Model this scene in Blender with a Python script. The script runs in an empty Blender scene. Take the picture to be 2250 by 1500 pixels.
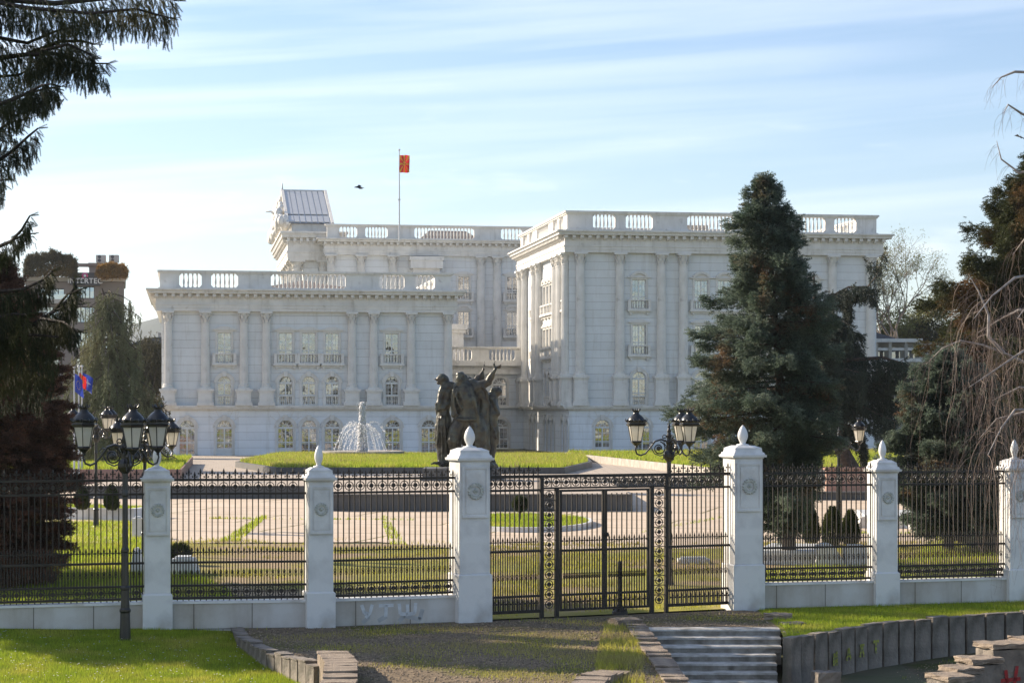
import bpy, bmesh, math, random
import numpy as np
from mathutils import Vector, Matrix
R = math.radians
random.seed(7)
rng = np.random.default_rng(11)
scene = bpy.context.scene
col = scene.collection

# ------------------------------------------------------------ camera, sky, sun
F = 4500.0                      # focal length in photo pixels (2250 wide)
HOR, CX, CAMZ = 897.0, 1125.0, 4.0
cd = bpy.data.cameras.new('camera')
cam = bpy.data.objects.new('camera', cd)
col.objects.link(cam)
cam.location = (0, 0, CAMZ)
cam.rotation_euler = (R(90), 0, 0)
cd.sensor_width = 36
cd.lens = 36 * F / 2250
cd.shift_y = (HOR - 750) / 2250
cd.clip_start = 0.1
cd.clip_end = 6000
scene.camera = cam

SUN_EL, SUN_AZ = 25.0, -61.0    # azimuth clockwise from +Y (negative = left)
se, sa = R(SUN_EL), R(SUN_AZ)
SUN_DIR = Vector((math.sin(sa) * math.cos(se), math.cos(sa) * math.cos(se), math.sin(se)))
world = bpy.data.worlds.new('World')
scene.world = world
world.use_nodes = True
wn, wl = world.node_tree.nodes, world.node_tree.links
wn.clear()
wo = wn.new('ShaderNodeOutputWorld')
bg = wn.new('ShaderNodeBackground')
sky = wn.new('ShaderNodeTexSky')
sky.sky_type = 'NISHITA'
sky.sun_disc = False
sky.sun_elevation = se
sky.sun_rotation = sa
sky.air_density = 1.0
sky.dust_density = 0.3
sky.ozone_density = 1.6
bg.inputs['Strength'].default_value = 0.088
# thin cirrus: streaks in the direction vector, mixed over the sky
tc = wn.new('ShaderNodeTexCoord')
sep = wn.new('ShaderNodeSeparateXYZ')
wl.new(tc.outputs['Generated'], sep.inputs[0])
def wmath(op, a, b=None, c=None, clamp=False):
    n = wn.new('ShaderNodeMath'); n.operation = op; n.use_clamp = clamp
    for i, s in enumerate((a, b, c)):
        if s is None: continue
        if isinstance(s, (int, float)): n.inputs[i].default_value = s
        else: wl.new(s, n.inputs[i])
    return n.outputs[0]
zr = wmath('ADD', sep.outputs['Z'], wmath('MULTIPLY', sep.outputs['X'], -0.07))
comb = wn.new('ShaderNodeCombineXYZ')
wl.new(wmath('MULTIPLY', sep.outputs['X'], 2.2), comb.inputs[0])
wl.new(wmath('MULTIPLY', sep.outputs['Y'], 2.0), comb.inputs[1])
wl.new(wmath('MULTIPLY', zr, 46.0), comb.inputs[2])
cn = wn.new('ShaderNodeTexNoise')
cn.inputs['Scale'].default_value = 1.0; cn.inputs['Detail'].default_value = 7; cn.inputs['Roughness'].default_value = 0.5
cn.inputs['Distortion'].default_value = 0.35
wl.new(comb.outputs[0], cn.inputs['Vector'])
cr = wn.new('ShaderNodeValToRGB')
cr.color_ramp.elements[0].position = 0.40; cr.color_ramp.elements[0].color = (0, 0, 0, 1)
cr.color_ramp.elements[1].position = 0.68; cr.color_ramp.elements[1].color = (1, 1, 1, 1)
wl.new(cn.outputs['Fac'], cr.inputs[0])
# low small cumulus puffs
comb2 = wn.new('ShaderNodeCombineXYZ')
wl.new(wmath('MULTIPLY', sep.outputs['X'], 13), comb2.inputs[0])
wl.new(wmath('MULTIPLY', sep.outputs['Y'], 13), comb2.inputs[1])
wl.new(wmath('MULTIPLY', sep.outputs['Z'], 60), comb2.inputs[2])
cn2 = wn.new('ShaderNodeTexNoise')
cn2.inputs['Scale'].default_value = 1.3; cn2.inputs['Detail'].default_value = 4
wl.new(comb2.outputs[0], cn2.inputs['Vector'])
cr2 = wn.new('ShaderNodeValToRGB')
cr2.color_ramp.elements[0].position = 0.60; cr2.color_ramp.elements[0].color = (0, 0, 0, 1)
cr2.color_ramp.elements[1].position = 0.72; cr2.color_ramp.elements[1].color = (.8, .8, .8, 1)
wl.new(cn2.outputs['Fac'], cr2.inputs[0])
band = wmath('MULTIPLY', wmath('SUBTRACT', 1.0, wmath('MULTIPLY', wmath('ABSOLUTE', wmath('SUBTRACT', sep.outputs['Z'], 0.09)), 12.0), clamp=True), 0.8)
puff = wmath('MULTIPLY', cr2.outputs[0], band)
# more cloud to the left (towards the sun), less to the right
leftw = wmath('ADD', 0.66, wmath('MULTIPLY', sep.outputs['X'], -1.4), clamp=True)
fac = wmath('ADD', wmath('MULTIPLY', cr.outputs[0], leftw), wmath('MULTIPLY', puff, 0.6), clamp=True)
fac = wmath('MULTIPLY', fac, 0.55)
mx = wn.new('ShaderNodeMix'); mx.data_type = 'RGBA'
wl.new(fac, mx.inputs['Factor'])
mx.inputs['B'].default_value = (8.7, 9.0, 9.6, 1)
gr_ = wn.new('ShaderNodeMix'); gr_.data_type = 'RGBA'; gr_.blend_type = 'MULTIPLY'; gr_.inputs['Factor'].default_value = 1
wl.new(sky.outputs[0], gr_.inputs['A']); gr_.inputs['B'].default_value = (.84, .885, .99, 1)
wl.new(gr_.outputs['Result'], mx.inputs['A'])
wl.new(mx.outputs['Result'], bg.inputs['Color'])
wl.new(bg.outputs[0], wo.inputs['Surface'])

sl = bpy.data.lights.new('sun', 'SUN')
so = bpy.data.objects.new('sun', sl)
col.objects.link(so)
sl.energy = 5.0; sl.angle = R(0.5); sl.color = (1.0, 0.86, 0.68)
so.location = (-40, 60, 60)
so.rotation_euler = (-SUN_DIR).to_track_quat('-Z', 'Y').to_euler()
scene.view_settings.view_transform = 'Standard'
scene.view_settings.look = 'None'
scene.view_settings.gamma = 1
scene.view_settings.exposure = 1.0
scene.cycles.max_bounces = 6
scene.cycles.transparent_max_bounces = 16
scene.cycles.volume_bounces = 0

def W(px, py, D): return Vector(((px - CX) / F * D, D, CAMZ - (py - HOR) / F * D))
def WX(px, D): return (px - CX) / F * D
def WZ(py, D): return CAMZ - (py - HOR) / F * D
def GD(py, z=0.0): return F * (CAMZ - z) / (py - HOR)
def G(px, py, z=0.0):
    D = GD(py, z); return Vector((WX(px, D), D, z))

# ------------------------------------------------------------ materials
MATS = {}
def mat(name, c1, c2=None, scale=3.0, rough=0.7, bump=0.0, bscale=None, metallic=0.0, detail=5, ramp=(0.35, 0.65), spec=0.5, island=0.0, trans=0.0, c3=None, s3=0.6, t3=(0.55, 0.7)):
    m = bpy.data.materials.new(name); m.use_nodes = True
    n, l = m.node_tree.nodes, m.node_tree.links
    b = n['Principled BSDF']
    b.inputs['Roughness'].default_value = rough
    b.inputs['Metallic'].default_value = metallic
    b.inputs['Specular IOR Level'].default_value = spec
    tcn = n.new('ShaderNodeTexCoord')
    out = None
    if c2 is None: c2 = tuple(v * 0.8 for v in c1)
    no = n.new('ShaderNodeTexNoise'); no.inputs['Scale'].default_value = scale; no.inputs['Detail'].default_value = detail
    l.new(tcn.outputs['Object'], no.inputs['Vector'])
    rp = n.new('ShaderNodeValToRGB')
    rp.color_ramp.elements[0].position = ramp[0]; rp.color_ramp.elements[0].color = (*c1, 1)
    rp.color_ramp.elements[1].position = ramp[1]; rp.color_ramp.elements[1].color = (*c2, 1)
    l.new(no.outputs['Fac'], rp.inputs[0]); out = rp.outputs[0]
    if c3 is not None:
        n3 = n.new('ShaderNodeTexNoise'); n3.inputs['Scale'].default_value = s3; n3.inputs['Detail'].default_value = 6
        l.new(tcn.outputs['Object'], n3.inputs['Vector'])
        r3 = n.new('ShaderNodeValToRGB')
        r3.color_ramp.elements[0].position = t3[0]; r3.color_ramp.elements[0].color = (0, 0, 0, 1)
        r3.color_ramp.elements[1].position = t3[1]; r3.color_ramp.elements[1].color = (1, 1, 1, 1)
        l.new(n3.outputs['Fac'], r3.inputs[0])
        m3 = n.new('ShaderNodeMix'); m3.data_type = 'RGBA'
        l.new(r3.outputs[0], m3.inputs['Factor']); l.new(out, m3.inputs['A']); m3.inputs['B'].default_value = (*c3, 1)
        out = m3.outputs['Result']
    if island:
        g = n.new('ShaderNodeNewGeometry')
        mr = n.new('ShaderNodeMapRange'); mr.inputs['To Min'].default_value = 1 - island; mr.inputs['To Max'].default_value = 1 + island
        l.new(g.outputs['Random Per Island'], mr.inputs['Value'])
        hs = n.new('ShaderNodeHueSaturation'); l.new(mr.outputs[0], hs.inputs['Value']); l.new(out, hs.inputs['Color']); out = hs.outputs[0]
    l.new(out, b.inputs['Base Color'])
    if bump:
        bn = n.new('ShaderNodeTexNoise'); bn.inputs['Scale'].default_value = bscale or scale * 6; bn.inputs['Detail'].default_value = 4
        l.new(tcn.outputs['Object'], bn.inputs['Vector'])
        bp = n.new('ShaderNodeBump'); bp.inputs['Strength'].default_value = min(1, bump); bp.inputs['Distance'].default_value = 0.03
        l.new(bn.outputs['Fac'], bp.inputs['Height']); l.new(bp.outputs[0], b.inputs['Normal'])
    if trans:
        tr = n.new('ShaderNodeBsdfTranslucent'); l.new(out, tr.inputs['Color'])
        ms = n.new('ShaderNodeMixShader'); ms.inputs[0].default_value = trans
        l.new(b.outputs[0], ms.inputs[1]); l.new(tr.outputs[0], ms.inputs[2])
        l.new(ms.outputs[0], n['Material Output'].inputs['Surface'])
    MATS[name] = m
    return m

def streaks(n, l, t, src, b, lo=.80):
    mp = n.new('ShaderNodeMapping'); mp.inputs['Scale'].default_value = (1.6, 1.6, .16); l.new(t.outputs['Object'], mp.inputs[0])
    ns = n.new('ShaderNodeTexNoise'); ns.inputs['Scale'].default_value = 1.3; ns.inputs['Detail'].default_value = 7; ns.inputs['Roughness'].default_value = .7; l.new(mp.outputs[0], ns.inputs['Vector'])
    rs_ = n.new('ShaderNodeValToRGB'); rs_.color_ramp.elements[0].position = .52; rs_.color_ramp.elements[0].color = (1, 1, 1, 1); rs_.color_ramp.elements[1].position = .74; rs_.color_ramp.elements[1].color = (lo, lo*.97, lo*.92, 1)
    l.new(ns.outputs['Fac'], rs_.inputs[0])
    m2 = n.new('ShaderNodeMix'); m2.data_type = 'RGBA'; m2.blend_type = 'MULTIPLY'; m2.inputs['Factor'].default_value = 1
    l.new(src, m2.inputs['A']); l.new(rs_.outputs[0], m2.inputs['B']); l.new(m2.outputs['Result'], b.inputs['Base Color'])

def brick_mat(name, c1, c2, cm, bw, bh, ms, rough=0.6, vertical=True, off=0.5, bump=0.5, stain=None):
    m = bpy.data.materials.new(name); m.use_nodes = True
    n, l = m.node_tree.nodes, m.node_tree.links
    b = n['Principled BSDF']; b.inputs['Roughness'].default_value = rough; b.inputs['Specular IOR Level'].default_value = 0.3
    t = n.new('ShaderNodeTexCoord')
    src = t.outputs['Object']
    if vertical:
        s = n.new('ShaderNodeSeparateXYZ'); l.new(src, s.inputs[0])
        a = n.new('ShaderNodeMath'); a.operation = 'ADD'; l.new(s.outputs[0], a.inputs[0]); l.new(s.outputs[1], a.inputs[1])
        c = n.new('ShaderNodeCombineXYZ'); l.new(a.outputs[0], c.inputs[0]); l.new(s.outputs[2], c.inputs[1]); src = c.outputs[0]
    br = n.new('ShaderNodeTexBrick')
    l.new(src, br.inputs['Vector'])
    br.inputs['Color1'].default_value = (*c1, 1); br.inputs['Color2'].default_value = (*c2, 1); br.inputs['Mortar'].default_value = (*cm, 1)
    br.inputs['Scale'].default_value = 1.0; br.inputs['Brick Width'].default_value = bw; br.inputs['Row Height'].default_value = bh
    br.inputs['Mortar Size'].default_value = ms; br.inputs['Mortar Smooth'].default_value = 0.2; br.offset = off
    no = n.new('ShaderNodeTexNoise'); no.inputs['Scale'].default_value = 0.7; no.inputs['Detail'].default_value = 8; no.inputs['Roughness'].default_value = .65
    l.new(t.outputs['Object'], no.inputs['Vector'])
    rp = n.new('ShaderNodeValToRGB'); rp.color_ramp.elements[0].position = .3; rp.color_ramp.elements[1].position = .7
    st = stain or (.90, .89, .87)
    rp.color_ramp.elements[0].color = (*st, 1); rp.color_ramp.elements[1].color = (1, 1, 1, 1)
    l.new(no.outputs['Fac'], rp.inputs[0])
    mm = n.new('ShaderNodeMix'); mm.data_type = 'RGBA'; mm.blend_type = 'MULTIPLY'; mm.inputs['Factor'].default_value = 1
    l.new(br.outputs['Color'], mm.inputs['A']); l.new(rp.outputs[0], mm.inputs['B']); l.new(mm.outputs['Result'], b.inputs['Base Color'])
    if vertical:
        streaks(n, l, t, mm.outputs['Result'], b)
    bp = n.new('ShaderNodeBump'); bp.inputs['Strength'].default_value = bump; bp.inputs['Distance'].default_value = 0.04; bp.invert = True
    l.new(br.outputs['Fac'], bp.inputs['Height']); l.new(bp.outputs[0], b.inputs['Normal'])
    MATS[name] = m
    return m

M_trim = mat('white_painted_stucco', (.72, .70, .66), (.57, .55, .51), 1.1, .65, .15, 9, ramp=(.3, .8), c3=(.34, .31, .27), s3=1.7, t3=(.62, .86))
_n, _l = M_trim.node_tree.nodes, M_trim.node_tree.links; _b = _n['Principled BSDF']
streaks(_n, _l, [x for x in _n if x.type == 'TEX_COORD'][0], _b.inputs['Base Color'].links[0].from_socket, _b, .72)
M_siding = brick_mat('white_cladding_boards', (.71, .73, .74), (.66, .68, .69), (.42, .41, .40), 400, 0.70, 0.014, bump=.5)
M_ashlar = brick_mat('white_marble_ashlar', (.80, .83, .86), (.74, .77, .80), (.46, .47, .48), 400, 0.66, 0.014, bump=.5)
M_marble = mat('white_marble', (.72, .71, .69), (.50, .49, .48), 2.0, .4, .08, 20, ramp=(.45, .72), detail=10, c3=(.42, .35, .28), s3=1.3, t3=(.58, .80), island=.05)
M_dwarf = brick_mat('marble_slabs', (.62, .60, .57), (.55, .53, .49), (.25, .23, .20), 1.05, 3.0, 0.010, rough=.5, stain=(.58, .5, .42))
M_iron = mat('black_iron', (.026, .022, .019), (.042, .032, .025), 9, .5, .1, 60, metallic=.0, spec=.3)
M_lampiron = mat('lamp_iron', (.012, .012, .013), (.02, .02, .02), 9, .3, .1, 60, spec=.6)
M_bronze = mat('dark_bronze', (.045, .038, .027), (.085, .088, .062), 2.2, .38, .5, 14, metallic=.35, c3=(.025, .022, .018), s3=3.2, t3=(.5, .66))
M_darkstone = brick_mat('dark_granite', (.13, .125, .12), (.10, .10, .10), (.06, .06, .06), 2.2, 3, 0.02)
M_pink = brick_mat('terracotta_slabs', (.36, .22, .17), (.33, .20, .16), (.16, .12, .10), 2.6, 4, 0.04)
M_kerb = mat('pale_concrete_kerb', (.42, .38, .33), (.28, .25, .21), 2.2, .8, .3, 20)
M_concrete = mat('weathered_concrete', (.27, .23, .19), (.13, .11, .09), 3.0, .9, .7, 24, c3=(.08, .08, .055), s3=2.1, t3=(.55, .8))
M_conctop = mat('old_concrete', (.34, .27, .20), (.20, .155, .12), 6.0, .9, .9, 40)
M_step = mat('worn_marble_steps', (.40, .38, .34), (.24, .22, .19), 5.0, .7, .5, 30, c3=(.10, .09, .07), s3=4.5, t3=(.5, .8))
M_frame = mat('white_window_frame', (.70, .70, .68), (.62, .62, .6), 3, .4)
M_roofmetal = mat('blue_grey_standing_seam', (.20, .26, .34), (.26, .31, .37), 2, .28, 0, metallic=.6)
M_seam = mat('pale_roof_batten', (.55, .55, .53), (.5, .5, .5), 2, .4, metallic=.3)
M_tile = mat('grey_brown_roof_tiles', (.20, .16, .14), (.14, .12, .11), 4, .8, .5, 10)
M_darkroof = mat('dark_slate_roof', (.05, .055, .065), (.07, .075, .08), 4, .6, .3, 10)
M_darkbark = mat('dark_spruce_bark', (.035, .026, .02), (.018, .014, .011), 8, .9, .8, 30)
M_bark = mat('bark', (.09, .065, .05), (.04, .03, .024), 8, .9, .8, 30)
M_lampglass = mat('frosted_lamp_glass', (.90, .87, .80), (.85, .80, .70), 5, .35, trans=.6)
M_water = mat('white_water', (.97, .97, .98), (.93, .94, .96), 20, .4, trans=.5, spec=.5)
M_soil = mat('ground_soil', (.10, .085, .05), (.06, .075, .025), .5, .95, .5, 5)

def glass_mat(name, dark, pale, gl=.45, scale=.9):
    m = bpy.data.materials.new(name); m.use_nodes = True
    n, l = m.node_tree.nodes, m.node_tree.links
    b = n['Principled BSDF']; b.inputs['Roughness'].default_value = .5
    t = n.new('ShaderNodeTexCoord'); g = n.new('ShaderNodeNewGeometry')
    no = n.new('ShaderNodeTexNoise'); no.inputs['Scale'].default_value = scale; no.inputs['Detail'].default_value = 3; no.inputs['Distortion'].default_value = 1.2
    l.new(g.outputs['Position'], no.inputs['Vector'])
    rp = n.new('ShaderNodeValToRGB'); rp.color_ramp.elements[0].position = .47; rp.color_ramp.elements[1].position = .55
    rp.color_ramp.elements[0].color = (*dark, 1); rp.color_ramp.elements[1].color = (*pale, 1)
    l.new(no.outputs['Fac'], rp.inputs[0]); l.new(rp.outputs[0], b.inputs['Base Color'])
    gs = n.new('ShaderNodeBsdfGlossy'); gs.inputs['Roughness'].default_value = .03; gs.inputs['Color'].default_value = (.9, .92, .95, 1)
    bn = n.new('ShaderNodeTexNoise'); bn.inputs['Scale'].default_value = .8
    l.new(g.outputs['Position'], bn.inputs['Vector'])
    bp = n.new('ShaderNodeBump'); bp.inputs['Strength'].default_value = .25; bp.inputs['Distance'].default_value = .08
    l.new(bn.outputs['Fac'], bp.inputs['Height']); l.new(bp.outputs[0], gs.inputs['Normal'])
    ms = n.new('ShaderNodeMixShader'); ms.inputs[0].default_value = gl*.85
    l.new(b.outputs[0], ms.inputs[1]); l.new(gs.outputs[0], ms.inputs[2]); l.new(ms.outputs[0], n['Material Output'].inputs['Surface'])
    return m
M_glass = glass_mat('curtained_window_glass', (.025, .027, .03), (.36, .32, .28), .34, 1.1)
M_glassd = glass_mat('dark_door_glass', (.03, .035, .04), (.26, .22, .18), .38, .6)
M_glassb = glass_mat('blue_office_glass', (.04, .06, .08), (.10, .13, .15), .55)

# ------------------------------------------------------------ mesh building
class MB:
    def __init__(s): s.v = []; s.f = []; s.T = Matrix.Identity(4)
    def add(s, vs, fs):
        o = len(s.v); T = s.T
        s.v += [tuple(T @ Vector(p)) for p in vs]
        s.f += [tuple(i + o for i in f) for f in fs]
        return s
    def box(s, x0, x1, y0, y1, z0, z1):
        return s.add([(x0,y0,z0),(x1,y0,z0),(x1,y1,z0),(x0,y1,z0),(x0,y0,z1),(x1,y0,z1),(x1,y1,z1),(x0,y1,z1)],
              [(0,3,2,1),(4,5,6,7),(0,1,5,4),(1,2,6,5),(2,3,7,6),(3,0,4,7)])
    def frus(s, cx, cy, w0, w1, z0, z1):
        a, b = w0/2, w1/2
        return s.add([(cx-a,cy-a,z0),(cx+a,cy-a,z0),(cx+a,cy+a,z0),(cx-a,cy+a,z0),(cx-b,cy-b,z1),(cx+b,cy-b,z1),(cx+b,cy+b,z1),(cx-b,cy+b,z1)],
              [(0,3,2,1),(4,5,6,7),(0,1,5,4),(1,2,6,5),(2,3,7,6),(3,0,4,7)])
    def lathe(s, cx, cy, prof, n=12, ph=0.0, sq=None):
        vs, fs = [], []
        for r, z in prof:
            for k in range(n):
                a = 2*math.pi*k/n + ph
                vs.append((cx + r*math.cos(a), cy + r*math.sin(a), z))
        for j in range(len(prof)-1):
            for k in range(n):
                k2 = (k+1) % n
                fs.append((j*n+k, j*n+k2, (j+1)*n+k2, (j+1)*n+k))
        fs.append(tuple(reversed(range(n)))); fs.append(tuple((len(prof)-1)*n+k for k in range(n)))
        return s.add(vs, fs)
    def tube(s, pts, rad, n=6):
        pts = [Vector(p) for p in pts]
        if not hasattr(rad, '__len__'): rad = [rad]*len(pts)
        vs, fs = [], []
        for i, p in enumerate(pts):
            d = (pts[min(i+1, len(pts)-1)] - pts[max(i-1, 0)])
            d = d.normalized() if d.length > 1e-9 else Vector((0,0,1))
            u = d.orthogonal() if i == 0 else (u - d*u.dot(d))
            u = u.normalized() if u.length > 1e-6 else d.orthogonal().normalized()
            w = d.cross(u)
            for k in range(n):
                a = 2*math.pi*k/n
                vs.append(p + (u*math.cos(a) + w*math.sin(a))*rad[i])
        for i in range(len(pts)-1):
            for k in range(n):
                k2 = (k+1) % n
                fs.append((i*n+k, i*n+k2, (i+1)*n+k2, (i+1)*n+k))
        fs.append(tuple(reversed(range(n)))); fs.append(tuple((len(pts)-1)*n+k for k in range(n)))
        return s.add(vs, fs)
    def prism(s, poly, y0, y1):          # polygon in x,z extruded along y
        n = len(poly)
        vs = [(x, y0, z) for x, z in poly] + [(x, y1, z) for x, z in poly]
        fs = [tuple(range(n)), tuple(reversed(range(n, 2*n)))] + [(i, i+n, (i+1) % n + n, (i+1) % n) for i in range(n)]
        return s.add(vs, fs)
    def flat(s, poly, z0, z1):           # polygon in x,y extruded along z
        n = len(poly)
        vs = [(x, y, z0) for x, y in poly] + [(x, y, z1) for x, y in poly]
        fs = [tuple(reversed(range(n))), tuple(range(n, 2*n))] + [(i, (i+1) % n, (i+1) % n + n, i+n) for i in range(n)]
        return s.add(vs, fs)
    def ring(s, cx, cz, r0, r1, y0, y1, n=14, a0=0.0, a1=2*math.pi):   # ring or arch in x,z
        full = abs(a1-a0-2*math.pi) < 1e-6
        m = n if full else n+1
        vs = []
        for k in range(m):
            a = a0 + (a1-a0)*k/n
            c, d = math.cos(a), math.sin(a)
            vs += [(cx+r0*c, y0, cz+r0*d), (cx+r1*c, y0, cz+r1*d), (cx+r1*c, y1, cz+r1*d), (cx+r0*c, y1, cz+r0*d)]
        fs = []
        for k in range(n):
            a, b = k*4, ((k+1) % m)*4
            for i in range(4):
                j = (i+1) % 4
                fs.append((a+i, b+i, b+j, a+j))
        if not full: fs += [(0,1,2,3), tuple((m-1)*4+i for i in (3,2,1,0))]
        return s.add(vs, fs)
    def sphere(s, c, r, nu=8, nv=6, sc=(1,1,1)):
        prof = [(max(1e-4, r*math.sin(math.pi*j/nv)), -r*math.cos(math.pi*j/nv)) for j in range(nv+1)]
        T = s.T; s.T = T @ Matrix.Translation(c) @ Matrix.Diagonal((*sc, 1)); s.lathe(0, 0, prof, nu); s.T = T
        return s
    def mesh(s, name, m, smooth=False):
        me = bpy.data.meshes.new(name); me.from_pydata(s.v, [], s.f)
        bm = bmesh.new(); bm.from_mesh(me); bmesh.ops.recalc_face_normals(bm, faces=bm.faces); bm.to_mesh(me); bm.free()
        me.materials.append(m)
        if smooth:
            me.polygons.foreach_set('use_smooth', [True]*len(me.polygons))
        return me
    def build(s, name, m, parent=None, smooth=False, M=None):
        return link(name, s.mesh(name, m, smooth), parent, M)

def link(name, me, parent=None, M=None):
    o = bpy.data.objects.new(name, me); col.objects.link(o)
    if parent is not None: o.parent = parent
    if M is not None: o.matrix_local = M
    return o
def tag(o, label=None, cat=None, group=None, kind=None):
    if label: o['label'] = label
    if cat: o['category'] = cat
    if group: o['group'] = group
    if kind: o['kind'] = kind
    return o
def empty(name, loc=(0,0,0), rz=0.0, label=None, cat=None, group=None):
    o = bpy.data.objects.new(name, None); col.objects.link(o)
    o.location = loc; o.rotation_euler = (0, 0, rz); o.empty_display_size = .2
    return tag(o, label, cat, group)
def copy_tree(o, parent=None):
    c = o.copy(); col.objects.link(c); c.parent = parent
    for ch in list(o.children): copy_tree(ch, c)
    return c
def fastmesh(name, V, Fc, m, parent=None, M=None):
    V = np.ascontiguousarray(V, dtype=np.float32); Fc = np.ascontiguousarray(Fc, dtype=np.int32)
    me = bpy.data.meshes.new(name)
    me.vertices.add(len(V)); me.vertices.foreach_set('co', V.ravel())
    k = Fc.shape[1]; me.loops.add(Fc.size); me.loops.foreach_set('vertex_index', Fc.ravel())
    me.polygons.add(len(Fc)); me.polygons.foreach_set('loop_start', np.arange(0, Fc.size, k, dtype=np.int32))
    me.polygons.foreach_set('loop_total', np.full(len(Fc), k, dtype=np.int32))
    me.update(calc_edges=True); me.materials.append(m)
    return link(name, me, parent, M)
def inst(tv, tf, P, dirs, sc, roll=None):
    """copies of a template (grown along +X) at P, pointing along dirs, scaled by sc"""
    n = len(P); d = dirs / np.linalg.norm(dirs, axis=1, keepdims=True)
    ref = np.where(np.abs(d[:, 2:3]) < .9, np.array([[0, 0, 1.]]), np.array([[1., 0, 0]]))
    y = np.cross(ref, d); y /= np.linalg.norm(y, axis=1, keepdims=True); z = np.cross(d, y)
    if roll is None: roll = rng.uniform(0, 2*np.pi, n)
    c, s = np.cos(roll)[:, None], np.sin(roll)[:, None]
    y2 = y*c + z*s; z2 = -y*s + z*c
    B = np.stack([d, y2, z2], 2) * np.reshape(sc, (n, 1, -1))
    V = np.einsum('nij,kj->nki', B, tv) + P[:, None, :]
    Fc = tf[None] + (np.arange(n)*len(tv))[:, None, None]
    return V.reshape(-1, 3), Fc.reshape(-1, tf.shape[1])
def merge(parts):
    Vs, Fs, o = [], [], 0
    for V, Fc in parts:
        Vs.append(V); Fs.append(Fc + o); o += len(V)
    return np.concatenate(Vs), np.concatenate(Fs)
# ------------------------------------------------------------ government building
BA = R(9.0); cA, sA = math.cos(BA), math.sin(BA)
OX, OY = -29.6, 173.0
def fu(px, v):                      # photo x -> local u on the plane v
    t = (px - CX) / F
    return (t*(OY + v*cA) - OX + v*sA) / (cA - t*sA)
def fv(px, u):                      # photo x -> local v on the plane u
    t = (px - CX) / F
    return (t*(OY + u*sA) - OX - u*cA) / (-sA - t*cA)
def fz(px, py, v):
    u = fu(px, v); return WZ(py, OY + u*sA + v*cA)
gov = empty('government_building', (OX, OY, 0), BA, 'white neoclassical government building with columns, balustrades and three wings behind the plaza', 'building')

def arch_pts(xc, hw, zs, n=10):      # from right spring to left spring
    return [(xc + hw*math.cos(math.pi*k/n), zs + hw*math.sin(math.pi*k/n)) for k in range(n+1)]
def wall_face(mb, L, z0, z1, ops, depth=.35):
    """wall in plane y=0 from x 0..L with openings (x0,x1,z0,z1,arched)"""
    xs = sorted({0.0, L, *[o[0] for o in ops], *[o[1] for o in ops]})
    zs = sorted({z0, z1, *[o[2] for o in ops], *[o[3] for o in ops]})
    xs = [x for x in xs if 0 <= x <= L]; zs = [z for z in zs if z0 <= z <= z1]
    for i in range(len(xs)-1):
        for j in range(len(zs)-1):
            cx, cz = (xs[i]+xs[i+1])/2, (zs[j]+zs[j+1])/2
            if any(o[0] < cx < o[1] and o[2] < cz < o[3] for o in ops): continue
            mb.add([(xs[i],0,zs[j]),(xs[i+1],0,zs[j]),(xs[i+1],0,zs[j+1]),(xs[i],0,zs[j+1])], [(0,1,2,3)])
    for (a, b, c, d, ar) in ops:
        mb.add([(a,0,c),(b,0,c),(b,depth,c),(a,depth,c)], [(0,1,2,3)])
        if ar:
            hw = (b-a)/2; zsn = d-hw; P = arch_pts((a+b)/2, hw, zsn)
            mb.add([(b,0,c),(b,0,zsn),(b,depth,zsn),(b,depth,c)], [(0,1,2,3)])
            mb.add([(a,0,c),(a,0,zsn),(a,depth,zsn),(a,depth,c)], [(0,1,2,3)])
            for k in range(len(P)-1):
                p, q = P[k], P[k+1]
                cor = (b, d) if k < len(P)//2 else (a, d)
                mb.add([(p[0],0,p[1]),(q[0],0,q[1]),(cor[0],0,cor[1])], [(0,1,2)])
                mb.add([(p[0],0,p[1]),(q[0],0,q[1]),(q[0],depth,q[1]),(p[0],depth,p[1])], [(0,1,2,3)])
            mid = P[len(P)//2]
            mb.add([(b,0,d),(mid[0],0,mid[1]),(a,0,d)], [(0,1,2)])
        else:
            mb.add([(a,0,d),(b,0,d),(b,depth,d),(a,depth,d)], [(0,1,2,3)])
            for x in (a, b): mb.add([(x,0,c),(x,0,d),(x,depth,d),(x,depth,c)], [(0,1,2,3)])

BAL = [(.5,0),(.5,.08),(.28,.12),(.5,.32),(.52,.42),(.30,.70),(.22,.82),(.42,.88),(.42,1.0)]
def baluster(mb, x, y, z0, h, r=.11, n=6):
    mb.lathe(x, y, [(q*r*1.7, z0 + t*h) for q, t in BAL], n)

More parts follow.
